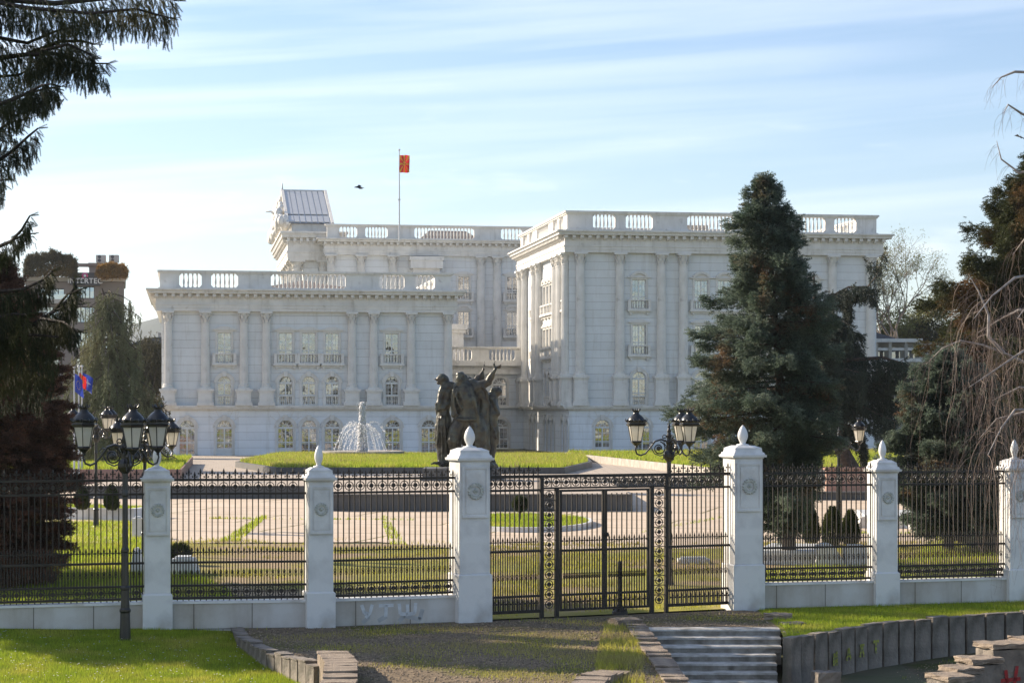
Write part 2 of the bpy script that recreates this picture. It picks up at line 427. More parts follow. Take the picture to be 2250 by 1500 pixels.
_wc = {}
def window_parts(w, h, arched, hood, balc, glass, door=False, wreath=True):
    """meshes, origin bottom centre of opening, wall plane y=0, outward -y"""
    key = (round(w, 1), round(h, 1), arched, hood, balc, glass.name, door)
    if key in _wc: return _wc[key]
    hw = w/2; r = []
    fr = MB(); y0, y1 = .14, .22; b = .07
    zs = h-hw if arched else h
    fr.box(-hw, -hw+b, y0, y1, 0, zs); fr.box(hw-b, hw, y0, y1, 0, zs)
    fr.box(-hw+b, hw-b, y0, y1, 0, b)
    top = zs
    if not arched: fr.box(-hw+b, hw-b, y0, y1, h-b, h)
    else:
        fr.ring(0, zs, hw-b, hw, y0, y1, 12, 0, math.pi)
        fr.box(-hw+b, hw-b, y0-.02, y1, zs-.09, zs+.09)
        for a in (30, 60, 90, 120, 150):
            c, s = math.cos(R(a)), math.sin(R(a)); fr.tube([(c*.15*hw, .18, zs+s*.15*hw+.08), (c*(hw-b), .18, zs+s*(hw-b))], .022, 4)
        fr.ring(0, zs, hw*.38, hw*.46, y0, y1-.02, 8, 0, math.pi)
    fr.box(-.055, .055, y0-.015, y1, b, top-b)
    tr = top*.40 if not arched else top*.46
    fr.box(-hw+b, hw-b, y0-.01, y1-.005, tr-.05, tr+.05)
    for sx in (-1, 1):
        fr.box(sx*hw*.5-.012, sx*hw*.5+.012, y0+.01, y1-.02, b, top-b)
    nb = 5
    for k in range(1, nb):
        zz = top*k/nb
        if abs(zz-tr) > .12: fr.box(-hw+b, hw-b, y0+.012, y1-.022, zz-.011, zz+.011)
    if door: fr.box(-hw+b, hw-b, y0+.004, y1-.004, b, h*.20)
    r.append(('frame', fr.mesh('window_frame', M_frame), 1))
    pn = MB()
    poly = [(-hw+.01, .01), (hw-.01, .01)] + ([(hw-.01, h-.01), (-hw+.01, h-.01)] if not arched else [(x*.99, z) for x, z in arch_pts(0, hw, zs)])
    pn.add([(x, .19, z) for x, z in poly], [tuple(range(len(poly)))])
    r.append(('pane', pn.mesh('window_pane', glass), 0))
    sr = MB(); e = .16
    if arched:
        sr.ring(0, zs, hw, hw+.22, -.09, 0, 12, 0, math.pi); sr.ring(0, zs, hw+.22, hw+.30, -.14, 0, 12, 0, math.pi)
        for sx in (-1, 1): sr.box(min(sx*hw, sx*(hw+.2)), max(sx*hw, sx*(hw+.2)), -.09, 0, 0, zs)
        sr.prism([(-.14, h-.04), (.14, h-.04), (.2, h+.42), (-.2, h+.42)], -.2, 0)
        if door:
            for a in (38, 64, 116, 142):
                c, s = math.cos(R(a)), math.sin(R(a)); sr.tube([(c*(hw+.3), -.01, zs+s*(hw+.3)), (c*(hw+1.0), -.01, zs+s*(hw+1.0))], .025, 4)
    else:
        for sx in (-1, 1): sr.box(min(sx*hw, sx*(hw+e)), max(sx*hw, sx*(hw+e)), -.08, 0, 0, h)
        sr.box(-hw-e, hw+e, -.08, 0, h, h+.14)
        if hood == 'curve':
            sr.ring(0, h+.14-.35, hw+.12, hw+.34, -.22, 0, 10, R(32), R(148)); sr.box(-hw-.42, hw+.42, -.2, 0, h+.14, h+.24)
            sr.prism([(x, z) for x, z in [((hw+.12)*math.cos(R(a)), h-.21+(hw+.12)*math.sin(R(a))) for a in range(32, 149, 12)]], -.06, 0)
        else:
            sr.box(-hw-.4, hw+.4, -.2, 0, h+.2, h+.3); sr.box(-hw-.3, hw+.3, -.14, 0, h+.14, h+.2)
            if hood == 'flat': sr.prism([(-hw-.36, h+.3), (hw+.36, h+.3), (hw*.5, h+.5), (-hw*.5, h+.5)], -.16, 0)
    r.append(('surround', sr.mesh('window_surround', M_trim), 1))
    if balc:
        bl = MB()
        if arched:
            z0, bh, o, wd = 0.0, .75, .10, hw+.18
        else:
            z0, bh, o, wd = -.12, .78, .30, hw+.42
            bl.box(-wd-.06, wd+.06, -o-.06, 0, z0-.14, z0); bl.box(-wd+.1, wd-.1, -o*.6, 0, z0-.30, z0-.14)
            for sx in (-1, 1): bl.box(sx*wd*.72-.09, sx*wd*.72+.09, -o*.7, 0, z0-.44, z0-.30)
        bl.box(-wd, wd, -o-.02, -o+.16, z0+bh, z0+bh+.12)
        bl.box(-wd, wd, -o, -o+.14, z0, z0+.08)
        for sx in (-1, 1): bl.box(min(sx*wd, sx*(wd-.26)), max(sx*wd, sx*(wd-.26)), -o, -o+.14, z0+.08, z0+bh)
        nbal = 6
        for k in range(nbal):
            x = -wd+.26 + (2*wd-.52)*(k+.5)/nbal; baluster(bl, x, -o+.07, z0+.08, bh-.08, .055, 6)
        r.append(('balconette', bl.mesh('window_balconette', M_trim), 1))
    _wc[key] = r
    return r
def put_window(T, x, z, w, h, arched=False, hood='flat', balc=True, glass=None, door=False):
    r = window_parts(w, h, arched, hood, balc, glass or M_glass, door)
    o = link('door' if door else 'window', r[0][1], gov, T @ Matrix.Translation((x, 0, z)))
    for nm, me, _ in r[1:]: link(nm, me, o)
    return o

_cc = {}
def put_column(T, x, zp, zc, zt, r=.37, y=-.05, ped=True):
    key = (round(zp, 1), round(zc, 1), round(zt, 1), round(r, 2))
    if key not in _cc:
        sh = MB(); H = zt-zc; ch = 1.05
        n = 24; prof = []
        vs, fs = [], []
        rings = [(0, 1.25), (.12, 1.25), (.14, 1.12), (.26, 1.16), (.3, 1.0)]
        sh.box(-r*1.35, r*1.35, -r*1.35, r*1.35, zc-zp, zc-zp+.12)
        sh.lathe(0, 0, [(r*q, zc-zp+.12+t) for t, q in rings], 20)
        ps = [(0, 1.0), (.35, .98), (1, .86)]
        for j in range(len(ps)):                      # fluted shaft
            for k in range(n*2):
                a = math.pi*k/n; q = r*ps[j][1]*(1.0 if k % 2 else .93)
                vs.append((q*math.cos(a), q*math.sin(a), zc-zp+.42 + (H-ch-.42)*ps[j][0]))
        m = n*2
        for j in range(len(ps)-1):
            for k in range(m): fs.append((j*m+k, j*m+(k+1) % m, (j+1)*m+(k+1) % m, (j+1)*m+k))
        sh.add(vs, fs)
        cap = MB(); c0 = zt-zp-ch
        cap.lathe(0, 0, [(r*.95, c0), (r*.95, c0+.06), (r*.84, c0+.08), (r*.88, c0+.5), (r*1.15, c0+.86)], 16)
        for row, (zz, rr, hh) in enumerate(((c0+.08, r*.9, .34), (c0+.36, r*.92, .36))):
            for k in range(8):
                a = math.pi/4*k + row*math.pi/8
                c, s = math.cos(a), math.sin(a)
                cap.T = Matrix.Translation((c*rr, s*rr, zz)) @ Matrix.Rotation(a, 4, 'Z')
                cap.add([(0,-.10,0),(0,.10,0),(.07,.11,hh*.7),(.07,-.11,hh*.7),(.17,.06,hh),(.17,-.06,hh),(.15,0,hh*.72)],
                        [(0,1,2,3),(3,2,4,5),(4,5,6)])
        for k in range(4):
            a = math.pi/4 + math.pi/2*k
            cap.T = Matrix.Translation((math.cos(a)*r*1.2, math.sin(a)*r*1.2, c0+.76)) @ Matrix.Rotation(a, 4, 'Z')
            cap.ring(0, 0, .05, .12, -.05, .05, 8)
        cap.T = Matrix.Identity(4)
        cap.box(-r*1.35, r*1.35, -r*1.35, r*1.35, c0+.87, c0+ch-.002)
        pd = MB(); g = zc-zp
        pd.box(-.72, .72, -.62, .4, 0, .24); pd.box(-.66, .66, -.56, .4, .24, .34)
        pd.box(-.60, .60, -.5, .4, .34, g-.3); pd.box(-.46, .46, -.53, -.5, .5, g-.45)
        pd.box(-.66, .66, -.56, .4, g-.3, g-.18); pd.box(-.74, .74, -.64, .4, g-.18, g-.003)
        _cc[key] = (sh.mesh('column_shaft', M_trim), cap.mesh('column_capital', M_trim), pd.mesh('column_pedestal', M_trim))
    sm, cm, pm = _cc[key]
    o = link('column', sm, gov, T @ Matrix.Translation((x, y-.15, zp)))
    link('capital', cm, o)
    if ped: link('pedestal', pm, o)

def entab(u0, u1, v0, v1, za, zt, sides='FL', scale=1.0):
    """entablature block round a footprint: architrave, frieze, modillions, cornice"""
    H = zt-za; o = MB()
    for a, b, p in ((0, .13, .46), (.13, .27, .50), (.27, .33, .56), (.33, .66, .47), (.66, .70, .60),
                    (.78, .80, 1.02), (.80, .88, 1.08), (.88, .93, 1.14), (.93, 1.0, 1.28)):
        o.box(u0-p, u1+p, v0-p, v1+p, za+a*H, za+b*H-.003)
    o.box(u0-.5, u1+.5, v0-.5, v1+.5, za+.70*H, za+.78*H)
    co = o.build('cornice', M_trim, gov)
    mf = MB(); mf.prism([(-.12, .03*H), (.12, .03*H), (.14, .23*H), (-.14, .23*H)], -.20, .02); mf.box(-.14, .14, -.44, -.20, .10*H, .23*H); mef = mf.mesh('modillion', M_trim)
    def mod(x, y, dx, dy):
        link('modillion', mef, co, Matrix.Translation((x, y, za+.545*H)) @ (Matrix.Identity(4) if dx == 0 else Matrix.Rotation(R(-90), 4, 'Z')))
    if 'F' in sides:
        k = int((u1-u0+1)/.69)
        for i in range(k+1): mod(u0-.4 + (u1-u0+.8)*i/k, v0-.5, 0, 1)
    if 'L' in sides:
        k = int((v1-v0+1)/.69)
        for i in range(1, k+1): mod(u0-.5, v0-.4 + (v1-v0+.8)*i/k, 1, 0)

def parapet(T, L, z0, z1, ops, th=.42):
    """parapet along local x with balustered openings"""
    m = MB(); m.T = T; H = z1-z0; zb, zt = z0+H*.10, z1-H*.16
    m.box(-.12, L+.12, -.12, th+.12, z0, zb); m.box(-.1, L+.1, -.10, th+.1, zt, zt+H*.07); m.box(-.2, L+.2, -.2, th+.2, zt+H*.07, z1)
    x = 0.0
    for a, b in ops:
        m.box(x, a, 0, th, zb, zt); x = b
        c = H*.13
        for (p, q) in (((a, 1)), ((b, -1))):
            for zz, sg in ((zb, 1), (zt, -1)):
                m.prism([(p, zz), (p+q*c, zz), (p, zz+sg*c)], .02, th-.02)
    m.box(x, L, 0, th, zb, zt)
    po = m.build('parapet', M_trim, gov)
    b_ = MB(); baluster(b_, 0, 0, 0, zt-zb, .105, 8); me = b_.mesh('baluster', M_trim)
    for a, b in ops:
        k = max(1, round((b-a)/.36)-1)
        for i in range(k):
            link('baluster', me, po, T @ Matrix.Translation((a + (b-a)*(i+1)/(k+1), th/2, zb)))

def wing(u0, u1, v0, v1, zband, ztop, name='wall'):
    pass

def front(u0, u1, v0, ztop, zband, ops_up, ops_dn):
    T = Matrix.Translation((u0, v0, 0)); L = u1-u0
    m = MB(); m.T = T; wall_face(m, L, 0, zband, ops_dn); m.build('ground_floor_wall', M_ashlar, gov)
    m = MB(); m.T = T; wall_face(m, L, zband, ztop, ops_up); m.build('wall', M_siding, gov)
    return T
Z_BAND = 4.05
def bandcourse(u0, u1, v0, v1):
    m = MB()
    m.box(u0-.12, u1+.12, v0-.12, v1+.12, Z_BAND-.25, Z_BAND-.1); m.box(u0-.5, u1+.5, v0-.5, v1+.5, Z_BAND-.1, Z_BAND+.05); m.box(u0-.62, u1+.62, v0-.62, v1+.62, Z_BAND+.05, Z_BAND+.2)
    m.build('band_course', M_trim, gov)
    return Z_BAND+.2

# ---- left wing
LU0, LU1, LV1 = 0.0, 24.6, 24.0
za, zt, zp = fz(355, 683, 0), fz(340, 633, -1), fz(360, 593, 0)
zb = Z_BAND+.2
ww = 1.18
lw_x = [fu(p, 0) for p in (493, 627.7, 678.5, 729.8, 861)]
ld_x = [fu(p, 0) for p in (411, 493, 627.7, 679, 729.8, 862.8, 942.6)]
up, dn = [], []
z_w0, z_w1 = fz(678, 782, 0)-.0, fz(678, 731, 0)
z_a0, z_a1 = zb, fz(678, 826, 0)
for x in lw_x:
    up += [(x-ww/2, x+ww/2, z_w0-.55, z_w1, False), (x-ww/2, x+ww/2, z_a0+.02, z_a1, True)]
for i, x in enumerate(ld_x):
    dn.append((x-.68, x+.68, .05, fz(678, 922, 0), True))
T = front(LU0, LU1, 0, za, zb-.2, up, dn)
def inwall(o): return o
for x in lw_x:
    put_window(T, x, z_w0-.55, ww, z_w1-z_w0+.55, False, 'flat', True)
    put_window(T, x, z_a0+.02, ww, z_a1-z_a0-.02, True, '', True)
for i, x in enumerate(ld_x):
    put_window(T, x, .05, 1.36, dn[0][3]-.05, True, '', False, M_glassd, door=(i in (1, 2)))
for p in (368, 451, 535.5, 585, 773, 820.6, 903, 984):
    put_column(T, fu(p, 0)+(.05 if p == 368 else 0), zb, fz(p, 854, 0), za)
bandcourse(LU0, LU1, 0, LV1)
b = MB(); b.box(LU0, LU1, LV1-.2, LV1, 0, za); b.box(LU0, LU0+.2, .01, LV1-.2, 0, za); b.box(LU1-.2, LU1, .01, LV1-.2, 0, za)
b.box(LU0+.2, LU1-.2, .5, .7, 0, za-.1); b.build('side_wall', M_siding, gov)
entab(LU0, LU1, 0, LV1, za, zt, 'FL')
pp = [(394, 443), (464, 523), (595, 759), (833, 888), (912, 955)]
parapet(Matrix.Translation((LU0-.15, .1, 0)), LU1-LU0+.2, zt, zp, [(fu(a, .3)-LU0+.15, fu(c, .3)-LU0+.15) for a, c in pp])
TL = Matrix.Rotation(R(-90), 4, 'Z')
side_ops = lambda L: [(a, a+2.6) for a in np.arange(2.5, L-3.5, 4.6)]
parapet(Matrix.Translation((LU0-.15, LV1, 0)) @ TL, LV1-.6, zt, zp, side_ops(LV1-.6))
parapet(Matrix.Translation((LU1-.37, LV1, 0)) @ TL, LV1-.6, zt, zp, side_ops(LV1-.6))
r = MB()
r.add([(5.5, 5, zt), (19.5, 5, zt), (19.5, 20, zt), (5.5, 20, zt), (12.5, 10, zt+1.45), (12.5, 15, zt+1.45)], [(0,1,4),(1,2,5,4),(2,3,5),(3,0,4,5)])
r.build('roof', M_tile, gov)

# ---- right wing
RU0, RU1, RV1 = 35.0, 62.9, 25.4
za, zt, zp = fz(1275, 555, 0), fz(1255, 505, -1), fz(1280, 463, 0)
rw = [1404, 1541, 1592, 1645, 1785]
up, dn = [], []
zt0, zt1 = fz(1404, 666, 0)-.45, fz(1404, 614, 0)
zm0, zm1 = fz(1404, 766, 0)-.45, fz(1404, 714, 0)
for p in rw:
    x = fu(p, 0)-RU0
    up += [(x-.62, x+.62, zt0, zt1, False), (x-.62, x+.62, zm0, zm1, False), (x-.62, x+.62, zb+.02, fz(1404, 816, 0), True)]
rd = [1324, 1412, 1541, 1592, 1645, 1785, 1870]
for p in rd:
    x = fu(p, 0)-RU0; dn.append((x-.68, x+.68, .05, fz(1324, 922, 0), True))
T = front(RU0, RU1, 0, za, zb-.2, up, dn)
for p in rw:
    x = fu(p, 0)-RU0
    put_window(T, x, zt0, 1.24, zt1-zt0, False, 'curve'); put_window(T, x, zm0, 1.24, zm1-zm0, False, 'flat')
    put_window(T, x, zb+.02, 1.24, fz(1404, 816, 0)-zb-.02, True, '', True)
for i, p in enumerate(rd):
    put_window(T, fu(p, 0)-RU0, .05, 1.36, dn[0][3]-.05, True, '', False, M_glassd, door=(i == 0))
zcb = fz(1360, 826, 0)
for p in (1274, 1361, 1452, 1500.5, 1686, 1734, 1828, 1911):
    put_column(T, fu(p, 0)-RU0, zb, zcb, za, .42)
# its left flank, seen sharply foreshortened
TS = Matrix.Translation((RU0, RV1, 0)) @ TL
LS = RV1
sx = lambda p: LS - fv(p, RU0)
up, dn = [], []
wins = []
gx = [sx(p) for p in (1198, 1204.5, 1211, 1217.5)]
gc = (gx[0]+gx[-1])/2
four = [gc-2.55, gc-.85, gc+.85, gc+2.55]
singles = [sx(1172.5), sx(1242)]
for x in four + singles:
    up += [(x-.55, x+.55, zt0, zt1, False), (x-.55, x+.55, zm0, zm1, False)]
for x in [gc-1.7, gc, gc+1.7] + singles: up.append((x-.55, x+.55, zb+.02, fz(1404, 816, 0), True))
dxs = [gc-2, gc, gc+2] + [s_+d for s_ in singles for d in (-1.2, 1.2)]
for x in dxs: dn.append((x-.6, x+.6, .05, fz(1324, 922, 0), True))
m = MB(); m.T = TS; wall_face(m, LS, 0, zb-.2, dn); m.build('ground_floor_wall', M_ashlar, gov)
m = MB(); m.T = TS; wall_face(m, LS, zb-.2, za, up); m.build('wall', M_siding, gov)
for x in four + singles:
    put_window(TS, x, zt0, 1.1, zt1-zt0, False, 'curve'); put_window(TS, x, zm0, 1.1, zm1-zm0, False, 'flat')
for x in [gc-1.7, gc, gc+1.7] + singles: put_window(TS, x, zb+.02, 1.1, fz(1404, 816, 0)-zb-.02, True, '', True)
for x in dxs: put_window(TS, x, .05, 1.2, dn[0][3]-.05, True, '', False, M_glassd)
for x in (.5, 3.2, singles[0]+2.0, gc-4.3, gc+4.3, gc+6.1, LS-5.2, LS-2.9, LS-.45):
    put_column(TS, x, zb, zcb, za, .42)
bandcourse(RU0, RU1, 0, RV1)
b = MB(); b.box(RU0, RU1, RV1-.2, RV1, 0, za); b.box(RU1-.2, RU1, .01, RV1-.2, 0, za); b.box(RU0+.6, RU1-.2, .6, .7, 0, za-.1)
b.box(RU0+.6, RU0+.7, .6, RV1-.2, 0, za-.1); b.build('side_wall', M_siding, gov)
entab(RU0, RU1, 0, RV1, za, zt, 'FL')
pp = [(1302, 1351), (1374, 1433), (1509, 1610), (1625, 1672), (1754, 1812), (1832, 1880)]
parapet(Matrix.Translation((RU0-.15, .1, 0)), RU1-RU0+.2, zt, zp, [(fu(a, .3)-RU0+.15, fu(c, .3)-RU0+.15) for a, c in pp])
parapet(Matrix.Translation((RU0-.15, RV1, 0)) @ TL, RV1-.6, zt, zp, [(1.5, 4), (5.2, 7.2), (9.5, 16), (18.2, 20.4), (21.4, 23.4)])
parapet(Matrix.Translation((RU1-.37, RV1, 0)) @ TL, RV1-.6, zt, zp, side_ops(RV1-.6))
r = MB(); r.box(RU0+12, RU0+14, 6, 8, zt, zt+1.2); r.box(RU0+10, RU0+15, 12, 18, zt, zt+.8); r.build('roof_plant', M_kerb, gov)

# ---- central block behind
CV = 40.0
CU0, CU1 = fu(703, CV)+.9, 64.0
za, zt, zp = fz(900, 562, CV), fz(740, 523, CV-1), fz(740, 492, CV)
cw = [1019, 1126]
up = []
zc0, zc1, zd0, zd1 = fz(1019, 648, CV)-.45, fz(1019, 607, CV), fz(1019, 727, CV)-.45, fz(1019, 685, CV)
for p in cw + [1000]:
    x = fu(p, CV)-CU0
    if p != 1000: up += [(x-.62, x+.62, zc0, zc1, False), (x-.62, x+.62, zd0, zd1, False)]
T = front(CU0, CU1, CV, za, zb-.2, up, [])
for p in cw:
    x = fu(p, CV)-CU0
    put_window(T, x, zc0, 1.24, zc1-zc0, False, 'flat'); put_window(T, x, zd0, 1.24, zd1-zd0, False, 'curve')
for p in (727, 793, 863, 1056, 1092): put_column(T, fu(p, CV)-CU0, zb, zb+1.6, za, .47)
m = MB(); m.T = T; x0, x1 = fu(897, CV)-CU0, fu(972, CV)-CU0
m.box(x0+.4, x1-.4, -1.2, 0, zb, fz(930, 585, CV)-.3); m.box(x0+.1, x1-.1, -1.5, 0, fz(930, 585, CV)-.3, fz(930, 574, CV)); m.box(x0, x1, -1.6, 0, fz(930, 574, CV), fz(930, 565, CV)-.02)
m.build('oriel', M_trim, gov)
entab(CU0, CU1, CV, CV+16, za, zt, 'FL')
pp = [(746, 785), (803, 852), (911, 1042), (1101, 1148), (1166, 1200)]
parapet(Matrix.Translation((CU0-.15, CV+.1, 0)), CU1-CU0, zt, zp, [(fu(a, CV)-CU0+.15, fu(c, CV)-CU0+.15) for a, c in pp])
b = MB(); b.box(CU0, CU0+.2, CV+.01, CV+16, 0, za); b.box(CU0, CU1, CV+15.8, CV+16, 0, za-.01); b.box(CU0+.3, CU1, CV+.6, CV+.7, 0, za-.1); b.build('side_wall', M_siding, gov)
r = MB(); a_, c_ = fu(905, CV+8), fu(1060, CV+8)
r.add([(a_, CV+4, zt), (c_, CV+4, zt), (c_, CV+12, zt), (a_, CV+12, zt), ((a_+c_)/2-2, CV+8, zt+1.7), ((a_+c_)/2+2, CV+8, zt+1.7)], [(0,1,5,4),(1,2,5),(2,3,4,5),(3,0,4)])
r.build('roof', M_tile, gov)
# portico at its left end, gable towards the left
PV0 = CV+2.5; PV1 = PV0+24.0
PU0, PU1 = fu(641, PV0), CU0+.4
za, zt = fz(660, 572, PV0), fz(640, 508, PV0-1)
b = MB(); b.box(PU0+1.2, PU1, PV0+.4, PV1-.4, 0, za); b.build('portico_wall', M_siding, gov)
entab(PU0, PU1+.5, PV0, PV1, za, zt, 'FL')
TP = Matrix.Translation((PU0, PV0, 0))
for x in (.6, 3.4): put_column(TP, x, 3, 4.5, za, .6, y=.5)
TP2 = Matrix.Translation((PU0, PV1, 0)) @ TL
for k in range(1, 6): put_column(TP2, k*4.0-.4, 3, 4.5, za, .6, y=.5)
z1, z2 = WZ(490, OY+PV0*cA+PU0*sA), None
a_, c_ = fu(639, PV0), fu(731, PV0)
b = MB(); b.box(a_+.1, c_-.6, PV0+.5, PV1-.5, zt, z1-.02); b.build('attic', M_trim, gov)
vm = (PV0+PV1)/2; zr_ = WZ(420, OY+vm*cA+PU0*sA)
vs_ = [(a_-.3, PV0, z1), (c_, PV0, z1), (c_, vm, zr_), (a_-.3, vm, zr_), (a_-.3, PV1, z1), (c_, PV1, z1)]
b = MB(); b.add(vs_, [(0,1,2,3), (3,2,5,4), (1,5,2), (0,1,5,4)]); rf = b.build('roof', M_roofmetal, gov)
ms_ = MB()
for k in range(7):
    u = a_-.1 + (c_-a_)*(k+.25)/7; w = .26 if k else .3
    for side in (1,):
        d = Vector((0, vm-PV0, zr_-z1)); nrm = Vector((0, -(zr_-z1), vm-PV0)).normalized()
        for t0, t1 in ((.02, .20), (.25, .98)):
            p = [Vector((u-w, PV0, z1))+d*t0, Vector((u+w, PV0, z1))+d*t0, Vector((u+w, PV0, z1))+d*t1, Vector((u-w, PV0, z1))+d*t1]
            ms_.add([q+nrm*.02 for q in p] + [q+nrm*.10 for q in p], [(0,1,2,3),(4,5,6,7),(0,1,5,4),(1,2,6,5),(2,3,7,6),(3,0,4,7)])
ms_.build('roof_batten', M_seam, rf)
ed = MB()
for u in (a_-.35, c_): ed.tube([(u, PV0-.2, z1-.05), (u, vm, zr_+.05), (u, PV1+.2, z1-.05)], .22, 4)
ed.tube([(a_-.35, vm, zr_+.05), (c_, vm, zr_+.05)], .14, 6); ed.build('pediment_trim', M_trim, gov)
# sculpture crowding the gable
g = MB(); rs = random.Random(3)
g.add([(a_-.25, PV0+.3, z1), (a_-.25, PV1-.3, z1), (a_-.25, vm, zr_-.2)], [(0,1,2)])
for k in range(110):
    t = rs.uniform(-1, 1); h = (1-abs(t))*(zr_-z1)
    y = vm + t*(PV1-PV0)/2; z = z1 + rs.uniform(0, max(.3, h))
    g.sphere((a_-.5-rs.uniform(0, .9)*(1-(z-z1)/(zr_-z1+.1)), y, z), rs.uniform(.2, .5), 6, 5, (1, 1, rs.uniform(1, 1.9)))
pa = Vector((a_-.6, vm-5, z1+1.1)); g.tube([pa, pa+Vector((-.7, 0, .35)), pa+Vector((-1.2, 0, .75)), pa+Vector((-1.8, 0, .7))], [.22, .15, .11, .07], 6)
g.tube([(a_-.35, vm, zr_), (a_-.35, vm, zr_+.9)], [.12, .05], 5)
g.build('pediment_sculpture', M_trim, gov, smooth=True)

# ---- link between the wings
LKV = 24.6
k0, k1 = LU1+.0, RU0
zt_, zl = fz(1080, 795, LKV), fz(1080, 762, LKV)
x = fu(1098, LKV)-k0
up = [(x-.7, x+.7, zb+.02, fz(1098, 829, LKV), True), (x-4.6, x-3.2, zb+.02, fz(1098, 829, LKV), True)]
dn = [(x-.85, x+.85, .05, fz(1098, 920, LKV), True)]
T = front(k0, k1, LKV, zt_-1.2, zb-.2, up, dn)
put_window(T, x, zb+.02, 1.4, up[0][3]-zb-.02, True, '', True); put_window(T, x-3.9, zb+.02, 1.4, up[0][3]-zb-.02, True, '', True)
put_window(T, x, .05, 1.7, dn[0][3]-.05, True, '', False, M_glassd, door=False)
b = MB(); b.box(k0, k1, LKV-.45, LKV+12, zt_-1.2, zt_-.75); b.box(k0, k1, LKV-.3, LKV+12, zt_-.75, zt_-.4); b.box(k0, k1, LKV-.9, LKV+12, zt_-.4, zt_-.003)
b.box(k0+.0, k1, LKV-.5, LKV, Z_BAND, Z_BAND+.2)
for xx in (x-2.2, x+2.0): b.box(k0+xx-.3, k0+xx+.3, LKV-.25, LKV, zb, zt_-1.2)
b.build('cornice', M_trim, gov)
b = MB(); b.box(k0, k1, LKV+.5, LKV+.6, 0, zt_-1.2); b.build('side_wall', M_siding, gov)
parapet(Matrix.Translation((k0+.3, LKV-.5, 0)), k1-k0-.6, zt_, zl, [(.5, 1.9), (3.0, 4.9), (6.6, 9.2)])
# small pavilion on the link beside the left wing
b = MB(); q0, q1, qv = fu(990, 32), fu(1026, 32), 32.0
zq = fz(1010, 712, qv)
b.box(q0-4, q1-.4, qv, qv+5, zt_, zq-.9); b.box(q0-4, q1, qv-.4, qv+5.4, zq-.55, zq); b.box(q0-4, q1-.2, qv-.2, qv+5.2, zq-.9, zq-.553)
b.box(q1-.9, q1-.35, qv-.06, qv+.5, zt_, zq-.9); b.build('pavilion', M_trim, gov)
# ------------------------------------------------------------ ground
def ground_mat(name, a, b, c, s1=.35, s2=4, bump=.6):
    return mat(name, a, b, s2, .95, bump, 30, c3=c, s3=s1, t3=(.45, .6), spec=.15)
M_lawn = ground_mat('lawn_soil', (.19, .22, .025), (.11, .15, .02), (.20, .20, .04))
M_rough = mat('rough_grass_and_dirt', (.32, .29, .07), (.22, .22, .045), .9, .95, .7, 30, c3=(.36, .27, .17), s3=.22, t3=(.47, .57), spec=.15)
M_gravel = mat('gravel_with_moss', (.26, .20, .13), (.17, .13, .09), 7, .95, .9, 45, c3=(.13, .13, .03), s3=.5, t3=(.50, .66), spec=.15)
M_lower = mat('dark_path', (.15, .12, .095), (.10, .085, .065), 5, .95, .8, 40, c3=(.065, .075, .02), s3=.45, t3=(.48, .62), spec=.15)  # darker brown than the gravel path, with greenish patches
def paving_mat():
    m = brick_mat('pale_stone_paving', (.66, .54, .42), (.62, .51, .40), (.26, .22, .12), 7.5, 5.0, .07, rough=.8, vertical=False, off=.37, bump=.2, stain=(.80, .76, .70))
    n, l = m.node_tree.nodes, m.node_tree.links
    br = [x for x in n if x.type == 'TEX_BRICK'][0]
    t = [x for x in n if x.type == 'TEX_COORD'][0]
    mp = n.new('ShaderNodeMapping'); mp.inputs['Rotation'].default_value = (0, 0, R(14)); mp.inputs['Location'].default_value = (1.5, 2.2, 0)
    l.new(t.outputs['Object'], mp.inputs[0])
    nz = n.new('ShaderNodeTexNoise'); nz.inputs['Scale'].default_value = 1.1; l.new(t.outputs['Object'], nz.inputs['Vector'])
    ml = n.new('ShaderNodeVectorMath'); ml.operation = 'MULTIPLY_ADD'; l.new(nz.outputs['Color'], ml.inputs[0]); ml.inputs[1].default_value = (.3, .3, 0); l.new(mp.outputs[0], ml.inputs[2])
    l.new(ml.outputs[0], br.inputs['Vector'])
    return m
M_pave = paving_mat()
M_drive = brick_mat('pink_grey_paving', (.50, .42, .34), (.46, .39, .32), (.26, .22, .18), 1.2, .6, .03, rough=.85, vertical=False, bump=.2)

def sheet(name, poly, z, m):
    b = MB(); b.add([(x, y, z) for x, y in poly], [tuple(range(len(poly)))]); o = b.build(name, m)
    return tag(o, kind='structure')
def grid(name, f, ns, nt, m, kind='structure'):
    V = [f(s/ns, t/nt) for t in range(nt+1) for s in range(ns+1)]
    Fc = [(t*(ns+1)+s, t*(ns+1)+s+1, (t+1)*(ns+1)+s+1, (t+1)*(ns+1)+s) for t in range(nt) for s in range(ns)]
    o = fastmesh(name, V, Fc, m); o['kind'] = kind; return o

ys = [-60, 0, 10, 20, 30, 35, 38, 41, 46, 60, 120, 300, 1000, 3000]
xs = [-2500, -600, -150, -60, -30, -15, -8, 0, 8, 15, 30, 60, 150, 600, 2500]
def gz(x, y):
    if y >= 46: return -.03
    return -.85 + .04*min(max(x-5, 0), 8)*(1 if y < 41 else .5)
V = [(x, y, gz(x, y)) for y in ys for x in xs]; n_ = len(xs)
Fc = [(j*n_+i, j*n_+i+1, (j+1)*n_+i+1, (j+1)*n_+i) for j in range(len(ys)-1) for i in range(n_-1)]
o = fastmesh('ground', V, Fc, M_soil); o['kind'] = 'structure'
# lower path in front of the curved wall
grid('lower_path', lambda s, t: (2.2+s*16, 20+t*21.5, gz(2.2+s*16, 20+t*21.5)+.02), 32, 40, M_lower)

